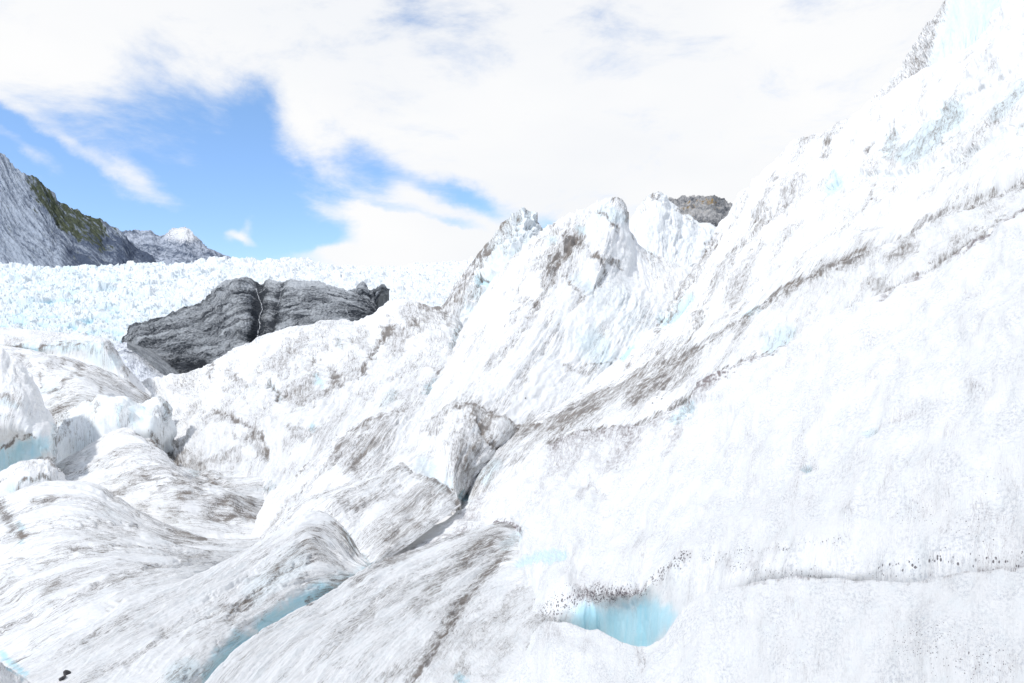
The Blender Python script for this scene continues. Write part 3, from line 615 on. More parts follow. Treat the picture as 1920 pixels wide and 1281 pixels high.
ic = [(-150,503),(-60,500),(0,497),(60,502),(120,500),(200,501),(260,499),(300,499),(350,496),(400,491),(445,487),(500,487),(540,487),(580,490),(620,498),(650,500),(690,500),(740,500),(800,494),(860,489),(930,486),(990,486)]
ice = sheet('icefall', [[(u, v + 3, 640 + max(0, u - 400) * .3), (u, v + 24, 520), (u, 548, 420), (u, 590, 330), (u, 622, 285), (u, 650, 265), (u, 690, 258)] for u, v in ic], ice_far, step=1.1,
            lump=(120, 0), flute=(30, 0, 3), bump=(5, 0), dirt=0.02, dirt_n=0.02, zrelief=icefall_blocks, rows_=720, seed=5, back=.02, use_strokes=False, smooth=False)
tag(ice, 'broken white and pale blue icefall wrapping around the dark rock', 'icefall', 'structure')

# ------------------------------------------------------------------ dark outcrop
def outcrop_relief(s, t, U, V):
    r = 4.0 * fbm(s / 60 + 0.3 * perlin(s / 40, t / 40, seed=2), t / 15, octaves=6, gain=0.62, seed=33, ridged=True) + 1.8 * fbm(s / 8, t / 6, octaves=4, gain=.65, seed=35)
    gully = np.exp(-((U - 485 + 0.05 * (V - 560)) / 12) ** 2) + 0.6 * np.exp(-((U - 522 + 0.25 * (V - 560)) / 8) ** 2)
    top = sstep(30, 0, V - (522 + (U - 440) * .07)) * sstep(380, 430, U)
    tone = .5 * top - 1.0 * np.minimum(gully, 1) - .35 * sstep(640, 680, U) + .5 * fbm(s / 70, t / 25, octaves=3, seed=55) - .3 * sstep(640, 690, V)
    r = r + 1.5 * np.sin((V - .15 * U) / 3.5 + 2.5 * perlin(s / 60, t / 40, seed=3))
    return (r - 7 * gully, 0 * s, 0.0 * s, tone)
oc = [[(228,652,240),(236,680,226),(250,745,212)],[(243,618,244),(255,670,217),(270,750,205)],[(262,606,248),(275,660,215),(285,750,203)],[(290,597,248),(300,660,213),(310,750,200)],[(350,577,252),(355,650,212),(360,740,198)],
 [(378,568,254),(380,645,212),(382,740,197)],[(396,552,257),(402,640,212),(405,740,196)],[(405,537,260),(418,630,213),(420,735,195)],[(425,527,264),(438,610,216),(440,710,194)],[(447,521,266),(460,600,218),(465,700,193)],
 [(480,525,268),(490,600,224),(490,680,198)],[(520,527,264),(525,600,218),(525,680,193)],[(570,529,262),(570,590,216),(570,660,195)],[(620,536,258),(625,590,216),(630,650,200)],[(650,546,256),(655,590,217),(660,645,202)],
 [(675,555,254),(682,590,220),(688,640,206)],[(695,566,250),(700,595,226),(704,640,214)],[(706,582,246),(708,605,232),(712,640,222)]]
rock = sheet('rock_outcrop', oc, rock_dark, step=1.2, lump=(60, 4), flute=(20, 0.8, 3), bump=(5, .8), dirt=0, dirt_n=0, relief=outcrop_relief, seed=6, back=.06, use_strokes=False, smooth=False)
tag(rock, 'large dark grey layered rock outcrop surrounded by the icefall', 'rock outcrop')
oc2 = [[(628,553,272),(628,575,262),(628,600,256)],[(642,549,272),(642,575,262),(642,600,256)],[(650,551,272),(650,575,262),(650,600,256)],[(658,543,272),(658,575,262),(658,600,256)],[(666,544,272),(666,575,262),(666,600,256)],[(674,536,272),(674,565,262),(674,600,256)],[(681,528,272),(683,565,262),(684,600,256)],[(688,534,272),(688,560,264),(690,600,256)],
 [(694,541,272),(694,565,264),(696,598,256)],[(701,537,272),(700,555,266),(700,592,257)],[(708,538,272),(706,552,267),(703,580,260)],[(716,535,272),(712,545,268),(708,562,264)],[(723,538,272),(719,543,270),(715,552,267)],[(731,543,272),(729,545,271),(726,549,269)]]
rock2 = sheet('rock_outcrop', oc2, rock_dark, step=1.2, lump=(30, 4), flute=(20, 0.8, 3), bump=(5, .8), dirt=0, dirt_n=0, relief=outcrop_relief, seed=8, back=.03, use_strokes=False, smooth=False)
tag(rock2, 'small jagged dark rock poking through ice at the right end of the large outcrop', 'rock outcrop')
sc = [[(205,655,205),(205,690,190),(205,730,180)],[(225,645,206),(228,690,188),(230,735,176)],[(240,643,206),(245,690,187),(250,735,175)],[(262,655,203),(268,695,185),(272,735,174)],[(285,668,199),(290,700,184),(292,735,174)],
 [(305,680,194),(308,705,182),(312,735,174)],[(330,700,188),(334,715,180),(336,740,174)],[(350,720,186),(352,730,180),(354,745,174)]]
scree = sheet('scree_slope', sc, rock_scree, step=1.2, lump=(40, 2), flute=(10, 1, 3), bump=(4, .8), dirt=0, dirt_n=0, seed=9, back=.02, use_strokes=False)
tag(scree, 'pale speckled scree slope between the icefall and the rock outcrop', 'scree', 'structure')
sl = [[(238,640,200),(239,645,197),(240,650,199)],[(266,650,195),(263,656,191),(260,663,193)],[(292,664,190),(287,673,185),(282,682,187)],[(314,680,185),(308,689,180),(302,698,182)],[(338,702,179),(332,710,175),(326,718,177)]]
slab = sheet('rock_slab', sl, rock_slab, step=1.2, lump=(40, 1), flute=(10, .6, 3), bump=(4, .4), dirt=0, dirt_n=0, seed=10, back=.008, use_strokes=False)
tag(slab, 'smooth grey tongue of rock lying against the foot of the large outcrop', 'rock')

# ------------------------------------------------------------------ glacier pieces, far to near
tp = [[(-120,603,128),(-120,635,112),(-120,652,110),(-120,680,108)],[(-60,608,126),(-60,635,110),(-60,652,108),(-60,680,106)],[(0,613,124),(0,640,109),(5,653,107.5),(5,680,106)],[(60,618,122),(55,644,108),(55,661,107),(50,690,106)],
 [(120,624,120),(115,645,106),(112,664,105),(110,700,104)],[(175,630,118),(165,645,103),(160,672,102),(155,710,101)],[(205,638,114),(195,648,100),(195,690,98),(190,740,96)],[(220,662,108),(216,680,97),(218,710,94),(216,760,92)],
 [(242,692,104),(240,708,95),(240,730,93),(240,780,90)],[(284,738,98),(280,760,94),(288,780,92),(285,800,90)]]
o = sheet('table_ice', tp, ice_mid, lump=(60, 2), flute=(14, .8, 3), seed=11, dirt=.08, back=.008)
tag(o, 'flat topped ice shelf with a low blue wall below the icefall', 'ice shelf')

sp = [(812,610,99),(822,588,98),(838,560,98),(862,520,98),(884,494,98),(900,475,98),(922,446,98),(940,420,98),(955,404,98),(970,396,98),(985,391,98),(998,395,98.5),(1008,405,99),(1016,422,100),(1021,436,102),(1032,452,106)]
def scallop(s, t, U, V):
    f1, f2, r = worley(s / 17 + .25 * perlin(s / 15, t / 15, seed=3), t / 19, seed=21)
    m = sstep(895, 925, U + (V - 480) * .45) * sstep(640, 560, V)
    return (17 * (f1 ** 1.7 - .3) * m, 0.42 * sstep(.55, .1, f1) * m * sstep(540, 420, V) - .06, 0.42 * sstep(.75, .15, f1) * m)  # shading of the dimples painted in through the dirt and blue values
cols = [[c, (c[0] - 6, c[1] + (600 - c[1]) * .45, c[2] - 9 - 3 * math.exp(-((c[0] - 965) / 50) ** 2)), (c[0] - 20, 640, 86 - 3 * math.exp(-((c[0] - 965) / 50) ** 2)), (c[0] - 30, 690, 84)] for c in sp]
o = sheet('scalloped_pinnacle', cols, ice_mid, step=1.2, lump=(50, 3), flute=(12, 1.0, 5), crease=1, seed=12, dirt=.08, relief=scallop, back=.035)
o.name = 'ice_pinnacle'; tag(o, 'leftmost ice pinnacle with a dimpled scalloped face', 'ice pinnacle', group='ice pinnacles on the skyline')

tpn = [(1150,455),(1168,432),(1182,410),(1198,392),(1210,374),(1222,363),(1236,359),(1248,366),(1256,380),(1272,389),(1279,402),(1296,405),(1310,416),(1330,418),(1348,428),(1362,440),(1390,450)]
cols = [[(u, v, 104), (u - 4, v + 35, 96), (u - 14, 510, 88), (u - 25, 580, 82)] for u, v in tpn]
o = sheet('third_pinnacle', cols, ice_mid, step=1.4, lump=(35, 5), flute=(12, 2.4, 4), bump=(9, 1.6), crease=2, seed=13, dirt=.02, back=.03, blue=.06)
o.name = 'ice_pinnacle'; tag(o, 'rightmost clean white ice pinnacle in front of the clouded rocky summit', 'ice pinnacle', group='ice pinnacles on the skyline')

ms_ = [[(248,718,120),(250,745,100),(250,790,80),(260,840,60)],[(300,706,118),(310,750,95),(320,800,72),(330,860,54),(330,920,46)],[(350,697,117),(350,740,95),(350,790,72),(345,850,55),(345,930,45)],
 [(400,678,115),(390,725,92),(370,780,70),(360,840,54),(350,930,44)],[(455,648,113),(440,700,88),(420,760,68),(400,830,53),(380,940,42)],[(520,621,112),(510,680,84),(480,745,66),(450,820,52),(420,950,40)],
 [(590,605,111),(580,670,80),(550,740,63),(510,820,50),(460,960,38)],[(640,598,110),(640,665,78),(600,740,61),(550,820,49),(500,960,37)],[(670,601,108),(680,660,77),(640,740,60),(590,820,48),(530,960,37)],
 [(700,588,104),(700,650,77),(670,730,60),(620,815,48),(560,950,37)],[(735,563,100),(730,640,77),(700,720,60),(650,800,49),(590,940,37)],[(775,566,97),(765,640,75),(740,710,60),(690,790,49),(620,930,38)],
 [(800,572,94),(800,640,73),(770,710,59),(720,790,49),(650,920,39)],[(825,575,91),(840,640,72),(810,710,58),(760,790,49),(680,910,40)],[(850,590,88),(865,660,71),(840,720,58),(790,790,50),(710,900,41)],
 [(870,632,84),(885,680,71),(860,740,59),(820,800,50),(760,900,42)]]
def choppy(s, t, U, V):
    w = fbm(s / 40, t / 40, octaves=3, seed=6)
    f1, f2, r = worley((s + 22 * w) / 62, (t + .7 * s + 22 * w) / 120, seed=41)
    m = sstep(860, 760, V + (U - 500) * .2) 
    m = m * sstep(0, 60, t - t[0, 0])
    return (8 * (r - .4) * sstep(0, .22, f2 - f1) * m - 2 * sstep(.06, 0, f2 - f1) * m, .22 * sstep(.07, 0, f2 - f1) * m)  # second value paints creases dark, as shade along the cell edges
o = sheet('middle_slope', ms_, ice_mid, lump=(90, 4), flute=(16, 2.0, 5), crease=2.5, seed=14, dirt=.09, dirt_n=.14, relief=choppy, back=.03)
o.name = 'glacier'; tag(o, 'streaked white glacier slope in the middle distance under the pinnacles', 'glacier', 'structure')

rp_ = [[(850,640,84),(790,700,76),(700,790,66),(600,870,58)],[(878,605,82),(830,680,74),(760,760,64),(650,850,54)],[(905,560,81),(860,640,72),(800,730,62),(700,830,52)],[(945,505,80),(890,610,70),(820,710,59),(720,830,49)],
 [(985,455,79),(930,560,69),(860,680,58),(770,810,47)],[(1022,428,78),(965,550,67),(890,670,56),(810,800,46)],[(1055,410,77),(1005,530,66),(925,660,55),(840,800,46)],[(1085,397,76),(1040,520,65),(960,660,54),(880,800,46)],
 [(1112,383,76),(1075,510,65),(1000,650,54),(915,800,46)],[(1135,371,76),(1105,500,65),(1040,640,55),(940,800,46)],[(1153,368,76),(1130,490,65),(1075,630,56),(970,810,46)],[(1168,378,76),(1150,490,67),(1110,620,57),(1000,820,46)],
 [(1177,396,77),(1170,500,68),(1140,610,58),(1020,820,46)],[(1173,420,78),(1195,510,70),(1160,610,58),(1040,820,46)],[(1200,462,78),(1225,530,68),(1190,620,58),(1060,820,46)],[(1240,480,77),(1250,550,66),(1210,630,57),(1080,820,46)],
 [(1290,500,74),(1290,560,63),(1240,640,55),(1100,820,45)],[(1340,500,71),(1330,570,60),(1270,650,52),(1130,820,44)]]
def ribs(s, t, U, V):
    m = np.exp(-((U - 1050) / 70) ** 2 - ((V - 480) / 60) ** 2)
    l1 = 9 * np.exp(-((U - 1090 - (V - 480) * .9) / 18) ** 2) * np.exp(-((V - 480) / 45) ** 2)
    bowl = -14 * np.exp(-((U - 1120) / 28) ** 2 - ((V - 525) / 22) ** 2) - 8 * np.exp(-((U - 1200) / 60) ** 2 - ((V - 520) / 30) ** 2)
    return (5 * m * fbm((s) / 12, t / 110, octaves=4, gain=.6, seed=4, ridged=True) + l1 + bowl,)
o = sheet('ribbed_pinnacle', rp_, ice_mid, step=1.4, lump=(60, 5), flute=(13, 3.2, 7), bump=(10, 1.6), crease=3, seed=15, dirt=.06, dirt_n=.13, relief=ribs, back=.03)
o.name = 'ice_pinnacle'; tag(o, 'widest ice pinnacle in the middle, with dirty ribs and a long streaked flank', 'ice pinnacle', group='ice pinnacles on the skyline')

def plates(sc, amp, sk=.6, sd=51):
    def f(s, t, U, V):
        w = fbm(s / 45, t / 45, octaves=3, seed=sd)
        f1, f2, r = worley((s + 25 * w) / sc, (t + sk * s + 25 * w) / (sc * 2.6), seed=sd)
        e = f2 - f1
        return (amp * (r - .45) * sstep(0, .16, e), .20 * sstep(.05, 0, e) * (r > .3))  # crease shade painted as dark lines between plates
    return f
# tall serac at the top right, its blue face and dark edge
ts = [[(1590,225,66),(1590,260,62),(1590,330,60)],[(1628,192,66),(1626,240,62),(1620,320,60)],[(1660,160,65),(1665,220,61),(1660,300,59)],[(1690,122,64),(1700,180,60),(1700,260,58)],[(1715,82,63),(1735,150,58),(1735,240,56)],
 [(1742,42,62),(1760,110,57),(1765,220,55)],[(1775,8,61),(1790,80,56),(1795,200,54)],[(1800,-40,61),(1825,50,56),(1830,160,54)],[(1850,-110,60),(1870,10,56),(1880,120,54)],[(1930,-170,60),(1940,-60,56),(1950,60,54)],[(2050,-200,60),(2050,-120,56),(2060,0,54)]]
def blueface(s, t, U, V):
    e = U - (1752 + (75 - V) * .38) 
    m = sstep(0, 14, e)
    return (3 * fbm(s / 14, t / 40, octaves=4, gain=.6, seed=8, ridged=True) * (1 - m) + 5 * sstep(14, 0, np.abs(e)), 0.30 * (1 - m) * sstep(230, 150, V) * sstep(-75, -20, e) - .2 * m, (.28 + .2 * sstep(110, 40, V)) * m * sstep(160, 90, V + (U - 1750) * .2))
o = sheet('tall_serac', ts, ice_left, step=1.6, lump=(60, 3), flute=(12, 1.2, 5), seed=16, dirt=.1, relief=blueface, back=.05)
o.name = 'ice_tower'; tag(o, 'tall ice tower at top right with pale blue face and dark left edge', 'ice tower')

us = [[(1340,444,70),(1290,520,63),(1225,610,56),(1130,700,50),(940,830,46)],[(1352,420,69),(1300,520,61),(1240,615,54),(1150,705,48),(970,840,44)],[(1368,395,68),(1318,510,59),(1255,620,51),(1175,705,45),(1000,840,43)],[(1385,368,67),(1335,490,58),(1268,610,50),(1180,720,43),(1060,820,41)],
 [(1402,348,66),(1352,470,56),(1282,600,48),(1180,730,41),(1120,800,39)],[(1445,303,65),(1395,430,54),(1325,560,45),(1240,680,38),(1190,750,37)],[(1490,262,64),(1440,390,52),(1370,520,43),(1300,620,37),(1240,720,36)],
 [(1530,250,62),(1480,370,50),(1410,500,40),(1350,590,33.5),(1300,670,33)],[(1562,238,59),(1520,360,48),(1450,480,38),(1400,560,31),(1350,640,30.5)],[(1632,196,56),(1600,320,43),(1540,430,32),(1480,510,27),(1440,570,27)],
 [(1690,158,54),(1650,300,40),(1595,405,30),(1530,490,25.5),(1500,545,25.5)],[(1742,128,51),(1700,270,38),(1650,380,29),(1590,460,24),(1560,520,24)],[(1806,92,48),(1760,240,35),(1715,355,27),(1650,440,22.5),(1620,500,22.5)],[(1850,42,46),(1815,210,33),(1770,330,26),(1710,420,22),(1680,480,22)],
 [(1888,-10,45),(1890,130,31),(1870,250,24),(1840,350,20.5),(1820,420,20.5)],[(2040,-140,42),(2030,60,28),(2010,180,22),(1990,290,18),(1980,360,18)]]
o = sheet('upper_slope', us, ice_left, lump=(110, 8), flute=(22, 1.6, 7), bump=(7, .8), crease=3, relief=plates(120, 5, .3, 57), onward=130, seed=17, dirt=.05, dirt_n=.12, back=.04)
o.name = 'glacier'; tag(o, 'high white ice slope climbing to the skyline at the right', 'glacier', 'structure')

hA = [[(95,880,50),(140,850,50),(180,826,50),(215,806,50),(245,803,50),(272,815,50),(305,842,49.5),(335,872,49),(375,885,48.5),(440,880,48)],
 [(100,905,46),(160,880,45),(210,855,44.5),(260,845,44.3),(310,862,44),(350,885,44),(400,893,44),(470,885,45)],
 [(120,935,42),(190,912,41),(240,890,40),(300,880,39.7),(350,893,39.5),(400,905,40),(450,905,41),(520,900,42.5)],
 [(140,965,38),(205,935,37.5),(260,925,36),(310,915,35.5),(360,915,36),(420,925,36.5),(470,945,37),(535,965,38)],
 [(160,990,35.5),(240,962,34.6),(290,965,34),(330,967,33.7),(380,970,33.9),(430,977,34.2),(480,985,34.6),(545,992,35.2)],
 [(180,1040,33),(240,1030,32.8),(290,1030,32.6),(330,1030,32.5),(380,1030,32.5),(430,1030,32.6),(480,1035,32.8),(550,1040,33)]]
o = sheet('striped_hump', hA, ice_left, lines_along=False, lump=(60, 5), flute=(9, 3.6, 9), crease=4, relief=plates(60, 4, .4, 56), seed=18, dirt=.17, dirt_n=.16, back=.03)
o.name = 'ice_hump'; tag(o, 'rounded ice hump with brown curved stripes left of the middle', 'ice hump')

dm = [[(-60,650,78),(20,655,78),(75,661,77),(130,669,76),(175,683,75),(215,704,74),(255,728,73),(302,756,73)],
 [(-60,690,74),(20,680,72),(75,680,70),(120,690,69),(170,703,68),(215,723,68),(250,742,69),(298,768,70)],
 [(-60,760,68),(20,740,66),(70,735,64),(110,720,63.5),(150,715,63),(190,730,63),(230,750,64),(285,790,66)],
 [(-60,860,64),(40,840,61),(90,810,60),(120,790,60),(160,775,60.5),(200,775,61),(240,790,62),(280,820,63)]]
o = sheet('layered_dome', dm, ice_mid, lines_along=False, lump=(60, 4), flute=(12, 2.2, 8), crease=2, relief=plates(50, 4, .3, 52), seed=19, dirt=.12, dirt_n=.14, back=.03)
o.name = 'ice_dome'; tag(o, 'layered ice dome with dark curved bands under the flat ice shelf', 'ice dome')

cl = [[(102,797,60),(103,830,57),(104,860,56),(104,900,55)],[(111,783,60),(112,815,55.5),(113,855,54.5),(113,895,54)],[(120,776,60),(125,810,54),(125,850,53),(125,890,53)],[(150,757,60),(155,790,54),(155,840,52),(155,880,52)],[(185,741,61),(190,775,54),(192,820,52),(192,860,52)],
 [(225,744,61),(228,765,55),(228,810,53),(228,850,53)],[(262,757,61),(265,775,56),(265,805,54),(265,850,54)],[(280,753,61),(282,773,56),(282,803,54),(282,850,54)],[(302,748,61),(298,770,57),(296,800,55),(296,850,55)],[(318,760,60),(318,785,57.5),(316,800,57),(316,850,57)],[(330,790,60.5),(328,820,59),(326,840,58),(326,870,58)]]
def pleats(s, t, U, V):
    return (4 * np.cos(s / 19 + .6 * perlin(s / 40, t / 40, seed=2) * 6) * sstep(170, 220, U), 0 * s, .10 + 0 * s)
o = sheet('cliff_block', cl, ice_left, lump=(50, 3), flute=(20, 2.0, 4), crease=1.5, seed=20, dirt=.03, dirt_n=.05, relief=pleats, back=.04)
o.name = 'ice_cliff'; tag(o, 'short pleated white ice cliff right of the narrow dark crack', 'ice cliff')

bd = [[(-140,640,53),(-150,720,48),(-160,800,46),(-170,900,48)],[(-80,640,52),(-90,720,47),(-100,800,45),(-110,900,47)],[(-20,648,52),(-40,720,46),(-55,800,43),(-50,860,46),(-50,930,49)],[(12,660,51),(5,720,45),(-8,790,42),(-5,845,44.5),(-8,920,48)],[(45,690,50),(40,740,44.5),(27,790,42),(20,832,43.5),(12,915,47)],
 [(70,726,49),(66,770,44),(52,808,42),(48,835,43.5),(42,908,46.5)],[(80,758,48.5),(85,790,44),(72,820,42.2),(70,850,43.5),(70,900,46)],[(98,788,48),(97,810,44.5),(92,840,43),(92,860,43.5),(92,900,45)],[(104,802,50),(103,830,47.5),(102,855,46.5),(102,900,47)]]
o = sheet('blue_footed_dome', bd, ice_left, lump=(60, 5), flute=(14, 2.6, 4), crease=2.5, seed=21, dirt=.06, dirt_n=.12, back=.04)
o.name = 'ice_dome'; tag(o, 'big white ice dome at the left edge with a turquoise undercut foot', 'ice dome')

fb = [[(-80,920,38),(-80,940,36),(-80,980,35)],[(-40,905,37.5),(-40,930,35.2),(-40,970,35)],[(0,886,38),(0,910,35.5),(0,960,35)],[(40,866,38.8),(42,892,35.5),(42,950,35)],[(85,860,39),(85,888,36),(85,940,35.5)],[(110,878,38.5),(112,898,36.7),(112,935,36)],[(130,908,38),(128,920,37.2),(126,945,36.5)]]
o = sheet('low_boulder', fb, ice_left, lump=(40, 3), flute=(12, 1.6, 4), seed=22, dirt=.05, back=.04)
o.name = 'ice_hump'; tag(o, 'small white ice hump in front of the turquoise undercut at the left edge', 'ice hump')

mr = [[(585,868,44),(560,890,41),(520,920,38),(480,965,36),(450,1015,35)],[(610,840,44),(575,875,40),(535,915,37),(495,965,34.5),(465,1015,33)],[(640,812,44),(590,860,39.5),(550,905,36.5),(510,960,33.5),(480,1015,32)],[(690,786,44),(640,840,39),(590,900,35),(550,955,32),(510,1010,30)],
 [(742,773,44.5),(690,830,39),(640,890,34.5),(590,945,31),(540,1005,29)],[(765,783,44),(730,840,38.5),(690,890,34),(640,930,31),(590,985,28.5)],[(800,786,43.5),(770,840,38),(740,880,34.5),(700,920,31.5),(650,965,29)],[(840,764,43.2),(815,820,38),(800,870,34.5),(790,900,33),(770,940,31)],
 [(868,756,42.8),(850,800,38.5),(840,850,35),(838,900,33),(835,955,31)],[(890,762,42.5),(875,800,38.5),(860,850,35.3),(855,890,33.2),(856,950,31)],[(920,775,42),(905,810,39),(885,850,36.5),(870,890,34.3),(862,950,32)],[(948,782,41.5),(935,815,39.5),(910,850,37.5),(885,890,35.3),(867,955,33)],
 [(966,797,41.5),(950,822,40),(922,855,38.3),(893,895,36),(868,958,33.6)],[(980,808,41.8),(960,832,41),(935,862,39.5),(905,905,37),(872,965,34.5)]]
def gullies(s, t, U, V):
    return (-16 * np.exp(-((U - 815 - (V - 860) * .3) / 30) ** 2) * sstep(800, 850, V),)
o = sheet('middle_ridge', mr, ice_left, lump=(80, 5), flute=(15, 3.0, 6), crease=3.5, seed=23, dirt=.11, dirt_n=.15, relief=gullies, back=.03)
o.name = 'ice_ridge'; tag(o, 'streaked ice ridge in the centre with a brown knobbly right end', 'ice ridge')

sf = [[(960,800,44),(925,850,40),(890,895,37),(850,970,34)],[(1010,795,41),(960,835,37),(920,880,34),(870,965,32)],[(1055,772,39.5),(1000,812,36.5),(950,860,33.5),(895,950,31)],[(1100,745,38.5),(1040,800,34.5),(990,850,31.5),(940,930,29.5)],[(1155,722,37.2),(1090,775,34),(1040,825,31),(1000,880,29)],[(1210,696,35.8),(1140,760,32),(1085,810,29),(1045,870,27.5)],[(1260,680,34),(1190,740,30),(1130,800,27),(1090,860,26)],
 [(1310,655,31.5),(1260,720,28),(1215,780,24.5),(1180,840,24)],[(1362,617,29),(1315,680,26),(1270,740,23.5),(1230,800,23)],[(1420,579,26.5),(1380,630,24),(1330,700,22.3),(1290,770,22.3)],[(1500,525,24),(1470,580,21.5),(1430,650,19.3),(1400,710,19.3)],[(1560,499,22),(1550,545,20),(1520,610,17.8),(1500,660,17.8)],
 [(1620,472,20.3),(1615,515,18.6),(1595,570,16.6),(1580,620,16.6)],[(1690,449,19),(1680,485,17.3),(1660,540,15.3),(1640,590,15.3)],[(1780,402,17.3),(1790,430,15.8),(1780,480,14.1),(1770,530,14.1)],[(1850,372,16.4),(1860,400,14.8),(1850,440,13.4),(1840,490,13.4)],[(1920,344,15.5),(1930,368,14.2),(1925,400,12.7),(1920,450,12.7)],[(2040,285,14),(2050,300,13),(2050,330,11.6),(2050,380,11.6)]]
o = sheet('second_fold', sf, ice_left, lump=(90, 5), flute=(13, 2.4, 7), bump=(7, 1.0), crease=2.5, onward=130, seed=24, dirt=.09, dirt_n=.13, back=.02)
o.name = 'glacier'; tag(o, 'narrow dirty fold of ice running diagonally between the two right slopes', 'glacier', 'structure')

fs = [[(985,850,35),(925,905,30.5),(868,950,27.2),(812,985,25.3),(745,1030,23.7),(675,1085,22.8)],[(1010,838,33),(955,900,29),(905,960,25.8),(865,1010,23.2),(825,1065,21.8)],[(1040,827,30),(1000,890,25),(950,960,22),(930,1030,20),(900,1090,19)],[(1100,808,27),(1060,890,20),(1010,980,15.5),(985,1050,13.5),(950,1130,12.5)],
 [(1180,800,24.5),(1130,890,16.5),(1080,980,12),(1040,1065,9.7),(1015,1130,8.8),(990,1220,8.4)],[(1240,775,23),P_(1205,860,.3),P_(1150,970,.2),P_(1105,1060,.2),(1085,1125,8.15),(1072,1165,8.1),(1070,1240,8.3)],
 [(1290,745,22),P_(1250,860),P_(1200,960),P_(1160,1050),(1140,1110,7.7),(1138,1150,8.0),(1138,1200,8.1),(1138,1270,8.3)],[(1330,711,20.7),P_(1290,850),P_(1240,960),P_(1205,1050),(1195,1105,6.9),(1195,1150,7.2),(1195,1210,7.3),(1195,1290,7.5)],
 [(1365,694,19.8),P_(1330,840),P_(1290,950),(1260,1030,6.9),(1252,1080,6.5),(1250,1130,6.5),(1245,1190,6.6),(1240,1290,6.8)],[(1400,675,19),P_(1370,830),P_(1340,930),(1320,1030,6.2),(1315,1070,5.9),(1305,1130,5.65),(1300,1180,5.7),(1295,1280,6.0)],
 [(1480,640,17),P_(1450,800),P_(1420,920),(1400,1030,5.5),(1392,1080,5.15),(1385,1120,5.2),(1380,1180,5.6)],[(1600,570,15),P_(1560,760),P_(1520,900),(1500,1020,4.85),(1490,1070,4.7),(1485,1105,4.8),(1480,1170,5.2)],[(1700,530,14),P_(1660,740),P_(1620,900),P_(1600,1030),(1600,1080,4.3),(1600,1110,4.35),(1600,1170,4.8)],
 [(1830,450,12.5),P_(1790,700),P_(1760,880),P_(1745,1010),(1745,1070,3.75),(1745,1095,3.75),(1745,1150,4.1)],[(1920,395,11.5),P_(1920,650),P_(1920,850),P_(1920,1000),(1920,1060,3.25),(1920,1085,3.27),(1920,1150,3.6)],[(2060,310,10),P_(2060,600),P_(2060,830),P_(2060,980),(2060,1050,2.9),(2060,1075,2.92),(2060,1150,3.2)]]
o = sheet('front_slope', fs, ice_front, step=1.9, lump=(120, 11), flute=(40, 1.0, 3), bump=(7, .8), crease=2.2, onward=130, seed=25, dirt=.03, dirt_n=.09, spk=.22, back=.02)
o.name = 'glacier'; tag(o, 'broad near white ice slope at the right with a blue hollow at its foot', 'glacier', 'structure')

ll = [[(-480,960,31),(-80,968,31),(0,938,31.5),(50,918,32),(110,908,32.3),(170,913,32.3),(220,938,32),(280,976,31.5),(340,1003,31.5),(420,1013,31.5),(520,1000,32)],
 [(-480,1030,25),(-80,1030,25),(0,990,25.5),(60,965,26),(130,955,26),(200,970,26),(270,1000,26),(340,1022,26.5),(420,1030,27.5),(520,1022,29.5)],
 [(-480,1130,19.5),(-80,1120,20),(20,1080,20),(100,1050,20.5),(180,1035,21),(260,1040,21.5),(340,1048,22.5),(420,1050,24.5),(520,1040,27)],
 [(-480,1240,15),(-80,1230,15.5),(40,1180,16),(130,1130,16.7),(210,1100,17.7),(290,1085,18.7),(360,1080,20),(430,1072,22),(530,1055,25)],
 [(-480,1380,12),(-80,1340,13.5),(60,1260,14),(150,1200,14.7),(240,1160,15.5),(320,1130,17),(390,1110,18.5),(450,1095,20.5),(540,1070,24)]]
o = sheet('lower_left_slope', ll, ice_left, lines_along=False, lump=(110, 7), flute=(13, 2.6, 9), crease=3, relief=plates(85, 5), seed=26, dirt=.13, dirt_n=.15, back=.03)
o.name = 'glacier'; tag(o, 'striped white ice slope filling the lower left corner', 'glacier', 'structure')

wd = [[(866,944,26.5),(825,978,24.5),(772,1018,23),(700,1068,21.5),(640,1115,21)],[(858,934,26.8),(810,970,24.5),(750,1012,22.8),(695,1060,21.3),(636,1105,21)],[(840,912,27.5),(780,965,24.8),(722,1010,23),(680,1050,21.8),(630,1095,21.5)],[(805,901,28),(740,945,25.5),(690,985,24),(660,1020,23),(625,1065,22.5)],
 [(774,888,28.8),(715,925,26.5),(670,955,25),(640,985,24),(605,1025,23.5)],[(756,873,29.6),(700,905,27.5),(650,930,26.2),(620,945,25.3),(585,985,24.6)],[(742,880,30.8),(680,903,28.8),(625,925,27.6),(590,942,27),(550,980,26.6)],[(715,892,32.3),(650,912,30.5),(600,930,29.5),(560,948,28.7),(515,985,28.3)]]
o = sheet('wedge_ridge', wd, ice_left, lump=(70, 5), flute=(13, 3.0, 6), crease=3.5, relief=plates(60, 4, .5, 53), seed=27, dirt=.16, dirt_n=.15, back=.02)
o.name = 'ice_ridge'; tag(o, 'wedge shaped ice ridge with a sharp brown crest below the knobbly ridge', 'ice ridge')

